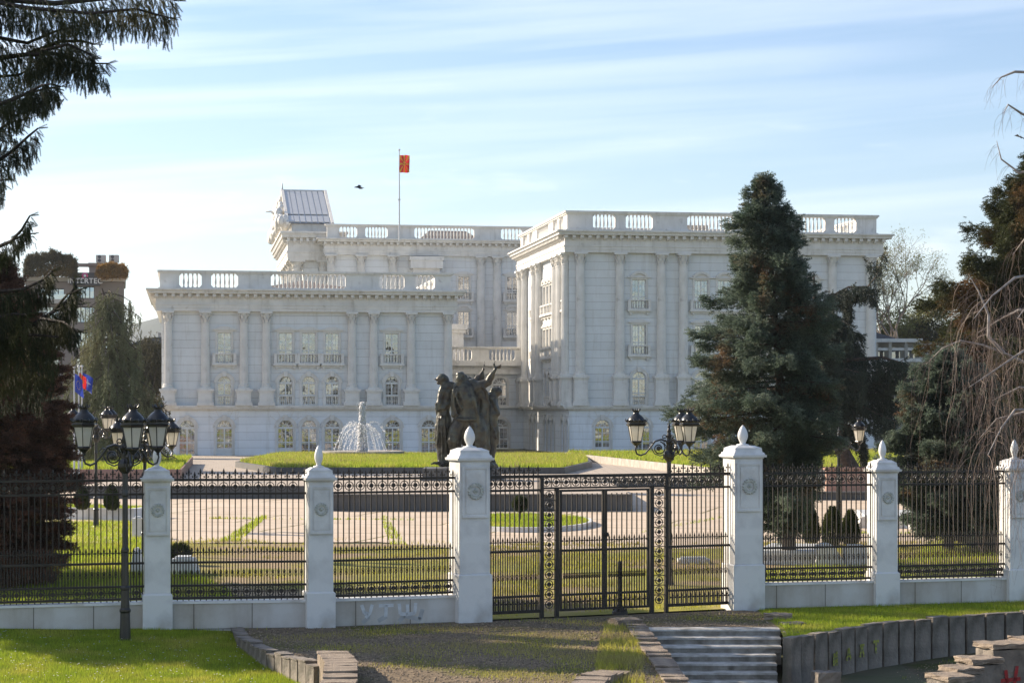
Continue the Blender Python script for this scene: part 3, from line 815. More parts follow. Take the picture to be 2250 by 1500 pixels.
lwall = [(-5.0, 37.15), (-4.62, 35.3), (-4.0, 33.6), (-3.25, 32.1), (-2.95, 31.5)]
lwall2 = [(-2.80, 31.9), (-2.52, 30.2), (-2.38, 28.3), (-2.35, 26.0)]
rwall = [(4.70, 35.1), (5.08, 35.7), (5.72, 36.5), (6.48, 37.45), (7.52, 38.4), (8.54, 39.15), (10.0, 39.9), (11.8, 40.6), (14, 41.2)]
mid = [(-2.35, 24), (2.40, 24), (2.40, 29.5), (2.37, 32), (2.33, 34), (2.31, 36), (2.38, 37.55)]
sheet('gravel_path', lwall + lwall2[:] + mid + [(4.87, 37.55), (4.87, 40.4), (4.5, 40.75), (-.9, 38.4), (-5.0, 37.4)], 0, M_gravel)
sheet('bank_lawn', [(4.874, 37.3), (4.70, 35.3)] + rwall[1:] + [(20, 42), (20, 47), (14, 44), (10.4, 42.7), (7.5, 41.8), (4.874, 41.0)], 0.0, M_lawn)
def lawn_xr(y):
    P = lwall[::-1] + [(-5.2, 38.0)]
    P = [(-2.5, 20), (-2.6, 28)] + P
    for a, b in zip(P, P[1:]):
        if a[1] <= y <= b[1]: return a[0] + (b[0]-a[0])*(y-a[1])/(b[1]-a[1]+1e-9)
    return P[-1][0]
def lawn_z(x, y):
    q = min(1, max(0, (-x-6)/3.6))
    return .20*q*min(1, max(0, (y-33)/4)) - .050*max(0, 37.2-y) - .02*max(0, x+6.5) + .012*math.sin(x*1.7+y)
def lf(s, t):
    y = 20 + t*18.3; xr = lawn_xr(y); x = -18 + s*(xr+18); return (x, y, lawn_z(x, y))
grid('lawn', lf, 60, 60, M_lawn)
# behind the fence: rough grass, paving, terrace
fence_pts = [(-10.2, 36.1), (-6.45, 37.2), (-3.55, 37.6), (-.80, 38.6), (4.62, 41.0), (7.55, 41.75), (10.45, 42.6), (14.2, 43.9)]
sheet('rough_grass', [(-30, 34)] + [(x, y+.15) for x, y in fence_pts] + [(40, 48), (40, 64), (6, 61), (-30, 60)], -.006, M_rough)
sheet('plaza_paving', [(-70, 62), (-10.5, 61), (-4, 61.5), (-1, 58), (8, 59), (30, 61), (70, 64), (70, 135), (-70, 135)], -.002, M_pave)
TL_, TR_ = 91.0, 80.0
def tz(y): return .64 - .0066*(y-80)
tb = MB()
poly = [(-19.3, TL_), (-7.9, TL_), (-7.6, TR_), (4.66, TR_), (4.66, 99), (2.9, 103), (40, 118), (60, 176), (-60, 176), (-60, 103), (-19.3, 103)]
vt = [(x, y, tz(y)) for x, y in poly]; vb = [(x, y, -.05) for x, y in poly]; n_ = len(poly)
tb.add(vt, [tuple(range(n_))]); o = tb.build('terrace_paving', M_drive); o['kind'] = 'structure'
tb = MB(); tb.add(vt+vb, [(i, (i+1) % n_, (i+1) % n_+n_, i+n_) for i in range(n_)])
tb.tube([(-7.6, TR_-.03, .63), (4.66, TR_-.03, .63)], .05, 4)
tag(tb.build('terrace_wall', M_darkstone), 'low dark granite retaining wall along the front edge of the terrace', 'wall')

def lawn_plot(name, poly, ztop, zbase, mk, label, kb=.28, zback=None, yb=None):
    """kerb-edged raised bed: kerb is a thing, soil sheet inside"""
    zz = lambda y: ztop if zback is None else ztop + (zback-ztop)*(y-poly[0][1])/(yb-poly[0][1])
    c = Vector((sum(p[0] for p in poly)/len(poly), sum(p[1] for p in poly)/len(poly)))
    inn = [((Vector(p)-c)*(1-kb/(Vector(p)-c).length)+c) for p in poly]; n = len(poly)
    b = MB(); vs = [(p[0], p[1], zbase) for p in poly] + [(p[0], p[1], zz(p[1])) for p in poly] + [(p[0], p[1], zz(p[1])) for p in inn] + [(p[0], p[1], zz(p[1])-.15) for p in inn]
    b.add(vs, [(i+k*n, (i+1) % n+k*n, (i+1) % n+(k+1)*n, i+(k+1)*n) for i in range(n) for k in range(3)])
    tag(b.build(name+'_kerb', mk), label, 'kerb')
    s_ = MB(); s_.add([(p[0], p[1], zz(p[1])-.06) for p in inn], [tuple(range(n))]); o = s_.build(name+'_soil', M_lawn); o['kind'] = 'structure'
    return inn, zz
plots = []
plots.append(lawn_plot('fountain_lawn', [(-12.9, 112), (2.9, 112), (5.0, 128), (5.5, 152), (-18.0, 158), (-17.3, 128)], .78, .1, M_darkstone, 'dark stone kerb of the raised lawn around the fountain', zback=.52, yb=155))
plots.append(lawn_plot('side_lawn', [(-26, 101), (-16.3, 101), (-21.5, 138), (-36, 138)], 1.0, -.02, M_pink, 'terracotta wall of the raised lawn at the left edge of the plaza', zback=.75, yb=138))
plots.append(lawn_plot('wing_lawn', [(10.6, 107), (28, 107), (40, 168), (4.4, 160), (4.0, 156)], .88, .1, M_kerb, 'long pale concrete kerb of the raised lawn before the right wing', zback=.62, yb=160))
cir = lambda cx, cy, rx, ry, n=40: [(cx+rx*math.cos(2*math.pi*k/n), cy+ry*math.sin(2*math.pi*k/n)) for k in range(n)]
plots.append(lawn_plot('round_bed', cir(.35, 70.8, 2.45, 4.6), .16, -.02, M_marble, 'curved white kerb of the round grass bed inside the gate', kb=.15))
plots.append(lawn_plot('cypress_bed', [(-20, 75.6), (-13.5, 73.2), (-12.9, 75.2), (-20, 79)], .42, -.02, M_marble, 'white kerb of the bed with two small cypresses at left', kb=.3))
# terracotta wall right of the spruce trunk
b = MB(); b.box(14.6, 19.2, 95, 95.5, 0, 1.15); b.box(14.5, 19.3, 94.9, 95.6, 1.15, 1.27)
tag(b.build('planter_wall', M_pink), 'terracotta planter wall seen behind the leaning spruce trunk', 'wall')
b = MB(); b.box(10.2, 34, 89.6, 90, -.02, .30); b.box(10.1, 34, 89.5, 90.1, .30, .36)
tag(b.build('low_wall', M_darkstone), 'low dark wall across the plaza behind the tall spruce', 'wall')
b = MB(); b.box(24, 44, 125, 125.5, 0, 1.6); b.box(24, 44, 124.9, 125.6, 1.6, 1.7)
tag(b.build('garden_wall', M_kerb), 'pale garden wall under the right-hand spruces', 'wall')

# ------------------------------------------------------------ grass blades
M_blade = mat('grass_blades', (.39, .45, .045), (.25, .34, .03), 2.2, .6, 0, island=.35, trans=.45, c3=(.50, .46, .09), s3=.8, t3=(.5, .7), spec=.2)
M_bladedry = mat('dry_grass_blades', (.50, .46, .09), (.40, .39, .06), 1.5, .7, 0, island=.35, trans=.35, c3=(.38, .31, .14), s3=.6, t3=(.45, .65), spec=.2)
def inpoly(P, x, y):
    r = np.zeros(len(x), bool); j = len(P)-1
    for i in range(len(P)):
        xi, yi = P[i][0], P[i][1]; xj, yj = P[j][0], P[j][1]
        c = ((yi > y) != (yj > y)) & (x < (xj-xi)*(y-yi)/(yj-yi+1e-12)+xi); r ^= c; j = i
    return r
def blades(name, P, zf, n, h, w, m, clump=0.0, lean=.5):
    X = [p[0] for p in P]; Y = [p[1] for p in P]
    x = rng.uniform(min(X), max(X), n); y = rng.uniform(min(Y), max(Y), n)
    k = inpoly(P, x, y)
    if clump:
        q = np.sin(x*1.9+np.sin(y*1.3)*2)+np.sin(y*2.3+np.sin(x*.9)*2)+np.sin(x*.45+1)+np.sin(y*.6+x*.3)
        k &= q + rng.normal(0, .8, n) > clump
    x, y = x[k], y[k]; n = len(x)
    z = np.array([zf(a, b) for a, b in zip(x, y)]) if callable(zf) else np.full(n, zf)
    a = rng.uniform(0, 2*np.pi, n); hh = h*rng.uniform(.45, 1.25, n); ww = w*rng.uniform(.6, 1.3, n)
    la = rng.uniform(0, 2*np.pi, n); ll = hh*lean*rng.uniform(.2, 1, n)
    P0 = np.stack([x-np.cos(a)*ww/2, y-np.sin(a)*ww/2, z-.01], 1); P1 = np.stack([x+np.cos(a)*ww/2, y+np.sin(a)*ww/2, z-.01], 1)
    P2 = np.stack([x+np.cos(la)*ll, y+np.sin(la)*ll, z+hh], 1)
    V = np.stack([P0, P1, P2], 1).reshape(-1, 3); Fc = np.arange(len(V)).reshape(-1, 3)
    o = fastmesh(name, V, Fc, m); tag(o, kind='stuff'); return o
near = [(-12, 27)] + [(lawn_xr(y), y) for y in (27, 29, 31, 33, 35, 36.8)] + [(-5.6, 37.0), (-6.4, 36.9), (-12, 35.3)]
tag(blades('lawn_grass', near, lawn_z, 330000, .06, .009, M_blade), 'mown bright green grass of the foreground lawn at left', 'grass')
tag(blades('bank_grass', [(4.95, 37.2), (4.8, 35.5)] + rwall[1:] + [(14, 43), (10.4, 42.3), (7.5, 41.4), (4.9, 40.6)], 0, 110000, .07, .011, M_blade), 'green grass on the bank between fence and curved wall', 'grass')
tag(blades('path_weeds', lwall+lwall2+mid+[(4.8, 37.5), (4.8, 40.3), (-.9, 38.2)], 0, 150000, .05, .010, M_bladedry, clump=1.5), 'yellow green weeds scattered over the gravel path', 'weeds')
tag(blades('step_weeds', [(1.9, 29), (2.2, 35.6), (2.25, 37.4), (1.7, 37.6), (1.5, 35), (1.3, 32), (1.2, 29)], 0, 9000, .11, .012, M_bladedry, clump=.2), 'taller green weeds beside the marble steps', 'weeds')
tag(blades('lower_weeds', [(4.2, 33), (5.5, 35.5), (8, 38.2), (13, 40), (14, 37), (8, 31)], lambda x, y: gz(x, y)+.02, 60000, .06, .012, M_blade, clump=1.2), 'short weeds on the lower path', 'weeds')
tag(blades('fence_foot_weeds', [(x, y-.62) for x, y in fence_pts[1:]]+[(x, y-.36) for x, y in fence_pts[:0:-1]], 0, 14000, .07, .014, M_blade, clump=.3), 'weeds along the foot of the white fence wall', 'weeds')
gr = [(-22, 40)] + [(x, y+.5) for x, y in fence_pts[1:-1]] + [(24, 46), (24, 62), (6, 60.5), (-22, 61)]
tag(blades('meadow_grass', gr, 0, 170000, .10, .020, M_bladedry, clump=.7), 'yellowish meadow grass behind the fence', 'grass')
tag(blades('garden_grass', [(-16, 39), (-6.5, 37.9), (-4.6, 38.2), (-6.5, 46), (-10.2, 57), (-12.6, 72), (-21, 72), (-18, 50)], 0, 150000, .13, .02, M_blade), 'long green grass under the dark conifer at left', 'grass')
tag(blades('park_grass', [(4.9, 41.6), (11, 43.4), (15, 45), (28, 66), (28, 84), (15.5, 72), (10.8, 55), (5.5, 50)], 0, 190000, .11, .02, M_blade), 'bright green grass below the right-hand spruces', 'grass')
for i, ((inn, zz), nb, lb) in enumerate(zip(plots, (160000, 60000, 110000, 26000, 12000), ('on the raised fountain lawn', 'on the raised lawn behind the terracotta wall', 'on the raised lawn before the right wing', 'in the round bed inside the gate', 'in the cypress bed'))):
    far = i < 3
    tag(blades('bed_grass', [tuple(p) for p in inn], (lambda x, y, zz=zz: zz(y)-.06), nb, .26 if far else .12, .055 if far else .025, M_blade), 'fresh yellow green grass '+lb, 'grass')
for pl_, nn in (([(-9.3, 76), (-9.05, 76), (-8.2, 61.5), (-8.8, 61.5)], 3500), ([(-4.9, 76), (-4.7, 76), (-3.1, 60.2), (-3.6, 60.2)], 3500), ([(-11, 74.3), (-3.5, 73.4), (-3.5, 73.6), (-11, 74.6)], 2500), ([(4, 66), (4.3, 66), (9, 78), (8.6, 78)], 3000), ([(9, 74), (16, 73), (16, 73.3), (9, 74.3)], 2500), ([(9, 66), (16, 65), (16, 65.3), (9, 66.3)], 2500)):
    tag(blades('joint_grass', pl_, 0, nn, .10, .03, M_blade, clump=-2.2), 'strip of grass growing in a joint of the plaza paving', 'grass')
tag(blades('paving_edge_grass', [(-10.5, 60.5), (-4, 61), (-1, 57.5), (8, 58.5), (24, 60), (24, 62.5), (8, 61), (-1, 60.5), (-4, 63.5), (-10.5, 63)], 0, 30000, .09, .025, M_bladedry, clump=.2), 'ragged grass creeping over the near edge of the paving', 'grass')
for q_ in (0, 2):
    inn, zz = plots[q_]
    tag(blades('bed_dry_grass', [tuple(p) for p in inn], (lambda x, y, zz=zz: zz(y)-.05), 90000, .34, .05, M_bladedry, clump=1.0), 'patches of taller drier grass '+('on the fountain lawn' if q_ == 0 else 'on the wing lawn'), 'grass')
jo = []
# white flowers dotted in the lawn
k = 900; x = rng.uniform(-11, -4, k); y = rng.uniform(28, 36, k); ok = inpoly(near, x, y) & (rng.random(k) < .9)
P = np.stack([x[ok], y[ok], np.array([lawn_z(a, b)+.05 for a, b in zip(x[ok], y[ok])])], 1)
tv = np.array([[-1,-1,0],[1,-1,0],[1,1,0],[-1,1,0],[0,0,.5.__float__()]], float); tf = np.array([[0,1,4],[1,2,4],[2,3,4],[3,0,4]])
V, Fc = inst(tv, tf, P, np.tile([[1., 0, 0.05]], (len(P), 1)), rng.uniform(.007, .014, len(P)), np.zeros(len(P)))
o = fastmesh('lawn_daisies', V, Fc, M_frame); tag(o, 'tiny white daisies dotted in the foreground lawn', 'flowers', kind='stuff')

M_peb = mat('mixed_gravel_stones', (.33, .25, .17), (.16, .125, .09), 9, .9, 0, island=.5)
pb_poly = lwall+lwall2+mid+[(4.8, 37.5), (4.8, 40.3), (-.9, 38.2)]
def pebbles(P_, n, z, s0, s1, lab):
    X = [p[0] for p in P_]; Y = [p[1] for p in P_]; x = rng.uniform(min(X), max(X), n); y = rng.uniform(min(Y), max(Y), n); k = inpoly(P_, x, y)
    zz_ = np.array([z(a, b) for a, b in zip(x[k], y[k])]); P = np.stack([x[k], y[k], zz_], 1)
    tv_ = np.array([[1,0,0],[-1,.1,0],[0,1,0],[.1,-1,0],[0,0,.7],[0,.1,-.5]], float); tf_ = np.array([[0,2,4],[2,1,4],[1,3,4],[3,0,4],[2,0,5],[1,2,5],[3,1,5],[0,3,5]])
    V, Fc = inst(tv_, tf_, P, rng.normal(0, 1, P.shape)*[1, 1, .15]+[1e-3, 0, 0], rng.uniform(s0, s1, len(P)).reshape(-1, 1), np.zeros(len(P)))
    tag(fastmesh('gravel', V, Fc, M_peb), lab, 'gravel', kind='stuff')
pebbles(pb_poly, 26000, lambda a, b: .004, .008, .024, 'loose gravel stones on the path before the gate')
pebbles([(4.2, 33), (5.5, 35.5), (8, 38.2), (13, 40), (14, 37), (8, 31)], 6000, lambda a, b: gz(a, b)+.02, .008, .022, 'loose stones on the lower path')
# ------------------------------------------------------------ steps and concrete slab walls
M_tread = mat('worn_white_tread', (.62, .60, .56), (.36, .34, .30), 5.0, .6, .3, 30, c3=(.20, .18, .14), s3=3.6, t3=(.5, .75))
st = empty('marble_steps', (3.6, 37.5, 0), 0, 'flight of worn white marble steps going down from the gate path', 'steps')
rs = random.Random(5)
for k in range(9):
    z = -.12*k; y = 37.52-.30*k
    xl = 2.45+.045*k-(0 if k else .0) ; xr = 4.88 - (.0 if k < 3 else .10) - .03*k
    b = MB(); n = 14; sh = rs.uniform(-.03, .03)
    pts = [(xl + (xr-xl)*i/n, y-.30-.012*rs.random()) for i in range(n+1)]
    vs = [(x, yy, z-.004-.01*rs.random()) for x, yy in pts] + [(x, yy+.03, z-.135) for x, yy in pts] + [(x, y+.05, z) for x, yy in pts]
    m_ = n+1
    fs = [(i, i+1, i+1+2*m_, i+2*m_) for i in range(n)] + [(i+m_, i+1+m_, i+1, i) for i in range(n)]
    b = MB(); b.add(vs, fs[:0]); b.v = []; 
    for i in range(n):
        a0, a1 = pts[i], pts[i+1]; dz0, dz1 = .012*rs.random(), .012*rs.random()
        b.add([(a0[0], a0[1]+.02, z-.135), (a1[0], a1[1]+.02, z-.135), (a1[0], a1[1]+.004, z-.035-dz1), (a0[0], a0[1]+.004, z-.035-dz0)], [(0,1,2,3)])
    b.box(xl, xr, y-.26, y+.04, z-.34, z-.14)
    b.build('step', M_step, st).location = (-3.6, -37.5, 0)
    b = MB(); b.add([(x, yy-.012-.01*rs.random(), z-.04) for x, yy in pts]+[(x, yy-.006, z-.004-.008*rs.random()) for x, yy in pts]+[(x, y+.05, z) for x, yy in pts], [(i+q*m_, i+1+q*m_, i+1+(q+1)*m_, i+(q+1)*m_) for i in range(n) for q in (0, 1)])
    b.build('tread', M_tread, st).location = (-3.6, -37.5, 0)
def slab_wall(name, pts, ztop, zbot, label, w=.42, th=.14, gap=.05, m=M_concrete, seed=1, jit=.02, lean=0, zt_f=None, group=None):
    rs = random.Random(seed); root = empty(name, (pts[0][0], pts[0][1], 0), 0, label, 'wall')
    L = 0; segs = []
    for a, b in zip(pts, pts[1:]):
        d = math.dist(a, b); segs.append((L, d, a, b)); L += d
    n = int(L/w)
    for i in range(n):
        s = (i+.5)*L/n
        for s0, d, a, b in segs:
            if s0 <= s <= s0+d: t = (s-s0)/d; break
        x, y = a[0]+(b[0]-a[0])*t, a[1]+(b[1]-a[1])*t; an = math.atan2(b[1]-a[1], b[0]-a[0])
        z1 = (zt_f(s/L) if zt_f else ztop) + rs.uniform(-jit, jit); ww = L/n-gap
        q = MB(); nn = 4
        q.box(-ww/2, ww/2, -th/2, th/2, zbot, z1)
        q.box(-ww/2-.0, ww/2+.0, -th/2-.012, th/2+.012, z1+.002, z1+.03)
        me = q.mesh('wall_slab', m)
        bm = bmesh.new(); bm.from_mesh(me); bmesh.ops.subdivide_edges(bm, edges=[e for e in bm.edges], cuts=2, use_grid_fill=True)
        for v in bm.verts: v.co += Vector((rs.uniform(-1, 1), rs.uniform(-1, 1), rs.uniform(-1, 1)))*.006
        bm.to_mesh(me); bm.free()
        o = link('slab', me, root, Matrix.Translation((x-pts[0][0], y-pts[0][1], 0)) @ Matrix.Rotation(an+rs.uniform(-.03, .03), 4, 'Z'))
    return root
rw_ = slab_wall('retaining_wall', rwall, 0.02, -1.2, 'long curved retaining wall of upright concrete slabs below the right-hand lawn', .46, .16, .055, seed=2)
slab_wall('retaining_wall', lwall, .03, -.8, 'low curved wall of concrete slabs between the left lawn and the gravel path', .34, .2, .02, seed=3, jit=.04)
slab_wall('retaining_wall', lwall2, .22, -1.2, 'sunlit end of a slab wall with rough tops at the bottom of the photo, left of centre', .30, .46, .015, seed=4, jit=.03, m=M_conctop)
slab_wall('retaining_wall', [(2.27, 37.6), (2.29, 36), (2.33, 34), (2.37, 32), (2.40, 29.0)], .02, -1.3, 'row of brown slab tops edging the left side of the steps', .26, .34, .012, seed=5, jit=.03, m=M_conctop)
slab_wall('retaining_wall', [(1.05, 28.6), (1.22, 29.7), (1.55, 30.7)], .10, -1.2, 'small pile of brown slab tops at the bottom edge left of the steps', .34, .44, .015, seed=6, jit=.05, m=M_conctop)
# broken blocks
def rock(name, x, y, z0, sx, sy, sz, label, cat, m, seed, group=None, rz=0.0):
    b = MB(); b.box(-sx/2, sx/2, -sy/2, sy/2, 0, sz); me = b.mesh(name, m); r_ = random.Random(seed)
    bm = bmesh.new(); bm.from_mesh(me); bmesh.ops.subdivide_edges(bm, edges=bm.edges[:], cuts=4, use_grid_fill=True)
    for v in bm.verts: v.co += Vector([r_.uniform(-1, 1)*.016 for _ in range(3)])
    bm.to_mesh(me); bm.free(); o = link(name, me); o.location = (x, y, z0); o.rotation_euler = (0, 0, rz); return tag(o, label, cat, group)
rock('concrete_block', 5.35, 34.9, -.9, .42, .34, .42, 'small square concrete block standing before the curved wall', 'block', M_concrete, 1, rz=.2)
rock('stone_block', 5.05, 38.9, -.05, .52, .3, .16, 'flat brown stone lying by the top right of the steps', 'stone', M_conctop, 2, rz=-.1)
rock('stone_block', 5.2, 37.9, -.12, .42, .34, .16, 'dark stone in the grass just below the flat brown stone', 'stone', M_concrete, 3, rz=.2)
rock('stone_block', 5.05, 36.6, -.2, .34, .4, .2, 'grey stone beside the upper marble steps', 'stone', M_concrete, 4, rz=.1)
rock('stone_block', 2.1, 37.9, -.1, .5, .5, .22, 'rough stone at the foot of the black bollard', 'stone', M_conctop, 5, rz=.4)
bigs = [(7.18, 31.5, -.75, .50, .46, .84), (6.80, 31.0, -.75, .42, .46, .76), (6.52, 30.5, -.75, .40, .60, .71), (7.72, 32.3, -.75, .62, .50, .98), (8.36, 32.7, -.75, .62, .50, 1.02)]
lb_ = ['second lowest', 'lowest rear', 'lowest', 'tall', 'right edge']
lab = ['middle block of the stepped row at bottom right', 'second lowest block of the stepped row at bottom right', 'lowest block of the stepped row at bottom right, cut by the frame', 'tall concrete block with a red paint mark at bottom right', 'tallest concrete block at the right edge of the frame']
for k, (x, y, z0, a, b_, c) in enumerate(bigs):
    o = rock('concrete_block', x, y, z0-.3, a, b_, c+.3, lab[k], 'block', M_concrete, 20+k, 'stepped concrete blocks at bottom right', rz=.35)
    tp = MB(); tp.box(-a/2-.03, a/2+.03, -b_/2-.03, b_/2+.03, c+.3+.012, c+.3+.09); me = tp.mesh('cap', M_conctop)
    bm = bmesh.new(); bm.from_mesh(me); bmesh.ops.subdivide_edges(bm, edges=bm.edges[:], cuts=3, use_grid_fill=True); r_ = random.Random(k)
    for v in bm.verts: v.co += Vector([r_.uniform(-1, 1)*.012 for _ in range(3)])
    bm.to_mesh(me); bm.free(); link('cap', me, o)
    if k == 3: redblock = o
# sprayed marks
M_yel = mat('yellow_spray_paint', (.36, .38, .04), (.19, .18, .09), 22, .8, ramp=(.42, .55))
M_red = mat('red_spray_paint', (.42, .02, .02), (.25, .03, .03), 12, .7)
def strokes(name, m, M, lines, r=.03, parent=None):
    b = MB()
    for ln in lines:
        for (x0, z0), (x1, z1) in zip(ln, ln[1:]):
            d = Vector((x1-x0, 0, z1-z0)); p = Vector((-d.z, 0, d.x)).normalized()*r
            a_, c_ = Vector((x0, 0, z0)), Vector((x1, 0, z1))
            b.add([a_+p-d*.05, c_+p+d*.05, c_-p+d*.05, a_-p-d*.05], [(0,1,2,3)])
    return b.build(name, m, parent, M=M)
letters = [[[(0,0),(.01,.2),(.07,.08),(.10,.22)],[(.12,0),(.11,.24)],[(.02,.02),(.13,.05)]], [[(0,.02),(.06,.22),(.14,.02)],[(.03,.1),(.12,.1)]], [[(0,0),(.06,.20),(.14,.0)],[(0,.2),(.14,.2)]], [[(0,.2),(.16,.2)],[(.08,.2),(.08,0)]]]
slabs = [c for c in rw_.children]
for k, sl_i in enumerate((3, 4, 5, 6)):
    if sl_i < len(slabs):
        strokes('graffiti', M_yel, Matrix.Translation((-.09, -.105, -.55+.03*k)), letters[k], .028, slabs[sl_i])
strokes('graffiti', M_red, Matrix.Translation((-.1, -.275, .8)), [[(-.1,.0),(.25,.02)],[(.12,-.25),(.2,.2)],[(.0,.15),(.05,-.2)]], .03, redblock)

# ------------------------------------------------------------ fence
def post_meshes(w, zb, zc, big):
    """plinth, shaft, raised panel, medallion, cap, finial"""
    k = w/.46
    p = MB(); p.box(-w/2-.035, w/2+.035, -w/2-.035, w/2+.035, -.25, zb); p.frus(0, 0, w+.07, w, zb, zb+.03)
    s = MB(); s.box(-w/2+.006, w/2-.006, -w/2+.006, w/2-.006, zb+.032, zc)
    for q0, q1 in ((zb+.033, zb+.60), (zb+.605, zb+1.06), (zb+1.065, zc-.001)): s.box(-w/2, w/2, -w/2, w/2, q0, q1)
    pn = MB(); a = w*.36; z0, z1 = zc-.95*(1.05 if big else .95), zc-.13
    for sg, R_ in ((1, 0), (1, 180)):
        pn.T = Matrix.Rotation(R(R_), 4, 'Z')
        y = -w/2
        pn.box(-a-.045, a+.045, y-.022, y, z0-.045, z1+.045)
        pn.box(-a-.045, -a, y-.04, y-.022, z0-.045, z1+.045); pn.box(a, a+.045, y-.04, y-.022, z0-.045, z1+.045)
        pn.box(-a, a, y-.04, y-.022, z0-.045, z0); pn.box(-a, a, y-.04, y-.022, z1, z1+.045)
        pn.box(-a+.03, a-.03, y-.034, y-.022, z0+.035, z1-.035)
    md = MB(); cz = (z0+z1)/2+.02; y = -w/2-.034; rr = w*.235
    for R_ in (0, 180):
        md.T = Matrix.Rotation(R(R_), 4, 'Z')
        md.ring(0, cz, rr*.66, rr, y-.03, y, 16)
        for q in range(16):
            t = 2*math.pi*q/16; md.sphere((rr*math.cos(t), y-.02, cz+rr*math.sin(t)), rr*.17, 5, 4)
        md.prism([(-rr*.42, cz), (0, cz-rr*.42), (rr*.42, cz), (0, cz+rr*.42)], y-.02, y)
        md.sphere((0, y-.02, cz), rr*.2, 6, 4)
    c = MB(); z = zc
    for w0, w1, h in ((w+.03, w+.05, .03), (w+.12, w+.13, .045), (w+.08, w*1.0+.04, .05), (w+.0, w-.03, .06), (w-.02, w-.03, .03), (w-.05, w-.19*k, .045)):
        c.frus(0, 0, w0, w1, z+.0005, z+h); z += h
    f = MB(); q = .080*k
    pr = [(.10*k, z), (.10*k, z+.02), (.05*k, z+.035), (.042*k, z+.05), (q*.62, z+.075), (q*.92, z+.14), (q, z+.19), (q*.93, z+.25), (q*.7, z+.315), (q*.38, z+.37), (.01, z+.405)]
    f.lathe(0, 0, pr, 20)
    return [('plinth', p.mesh('plinth', M_marble)), ('shaft', s.mesh('shaft', M_marble)), ('raised_panel', pn.mesh('raised_panel', M_marble)),
            ('medallion', md.mesh('medallion', M_medal)), ('cap', c.mesh('cap', M_marble)), ('finial', f.mesh('finial', M_marble, True))]
M_medal = mat('weathered_medallion', (.56, .56, .51), (.36, .37, .33), 14, .8, .3, 40)
small = post_meshes(.46, .63, 2.66, False)
large = post_meshes(.60, .88, 3.0, True)
plabels = {0: 'white marble fence post beyond the left edge', 1: 'white marble fence post just right of the black street lamp', 2: 'white marble fence post at the left end of the graffitied wall',
           3: 'tall white gate pillar on the left of the iron gate, before the bronze group', 4: 'tall white gate pillar on the right of the iron gate', 5: 'white marble fence post between the two right-hand fence panels',
           6: 'white marble fence post at the right edge behind birch twigs', 7: 'post beyond the right edge'}
angs = {0: 17, 1: 13, 2: 16, 3: 21, 4: 17, 5: 15, 6: 16, 7: 16}
for i, (x, y) in enumerate(fence_pts):
    if i in (0, 7): continue
    big = i in (3, 4)
    r_ = empty('gate_pillar' if big else 'fence_post', (x, y, 0.03 if i in (5, 6) else 0), R(angs[i]), plabels[i], 'pillar' if big else 'fence post', 'marble gate pillars' if big else 'marble fence posts')
    for nm, me in (large if big else small): link(nm, me, r_)

def picket(z0, z1, spear=True, knot=None, r=.0095, curl=None, knots=None):
    b = MB(); b.box(-r, r, -r, r, z0, z1)
    if spear:
        b.lathe(0, 0, [(.004, z1-.06), (.020, z1-.045), (.010, z1-.03), (.011, z1-.01), (.021, z1+.02), (.002, z1+.085)], 4)
        b.box(-.042, .042, -.008, .008, z1-.022, z1-.006)
        for s in (-1, 1): b.box(s*.042-.008, s*.042+.008, -.008, .008, z1-.032, z1+.004)
    for kz in (knots or []):
        for j in range(4):
            a = math.pi/2*j
            b.tube([(0,0,kz-.075), (.026*math.cos(a), .026*math.sin(a), kz-.03), (.026*math.cos(a+1.2), .026*math.sin(a+1.2), kz+.03), (0,0,kz+.075)], .0055, 3)
    return b.mesh('picket', M_iron)
def ringm(r=.083):
    b = MB(); b.ring(0, 0, r-.012, r+.002, -.011, .011, 14); b.ring(0, 0, .002, .042, -.016, .016, 8)
    for s in (-1, 1): b.box(s*.06-.022, s*.06+.022, -.006, .006, -.006, .006); b.box(-.006, .006, -.006, .006, s*.06-.022, s*.06+.022)
    b.box(r, .1, -.007, .007, -.007, .007); b.box(-.1, -r, -.007, .007, -.007, .007)
    return b.mesh('ring_ornament', M_iron)
ME_ring = ringm()
ZS = dict(top=2.70, top2=2.45, mid=1.20, low=.78, bot=.555)
ME_pl = picket(.5, 2.83); ME_ps = picket(.5, 2.77); ME_sh = picket(.57, 1.40, knots=[1.0]); ME_shn = picket(.57, 1.33, knots=[1.0])
def fence_panel(A, B, w0, w1, label):
    A, B = Vector((*A, 0)), Vector((*B, 0)); d = (B-A); L = d.length; rz = math.atan2(d.y, d.x)
    root = empty('iron_fence', A, rz, label, 'iron fence', 'iron fence panels between the marble posts')
    x0, x1 = w0, L-w1
    for z, h in ((ZS['top'], .022), (ZS['top2'], .020), (ZS['mid'], .020), (ZS['low'], .020), (ZS['bot'], .022)):
        b = MB(); b.box(x0, x1, -.022, .022, z-h, z+h); b.build('rail', M_iron, root)
    n = int((x1-x0-.06)/.104)
    for i in range(n+1):
        x = x0+.03+(x1-x0-.06)*i/n
        link('picket', ME_pl if i % 2 else ME_ps, root, Matrix.Translation((x, 0, 0)))
        if i < n: link('short_picket', ME_sh, root, Matrix.Translation((x+(x1-x0-.06)/n/2, 0, 0)))
    k = (n)//2
    for i in range(k):
        x = x0+.03+(x1-x0-.06)*(2*i+1)/n
        link('ring_ornament', ME_ring, root, Matrix.Translation((x, -.004, (ZS['top']+ZS['top2'])/2)))
        link('ring_ornament', ME_ring, root, Matrix.Translation((x, -.004, (ZS['low']+ZS['bot'])/2)))
    return root
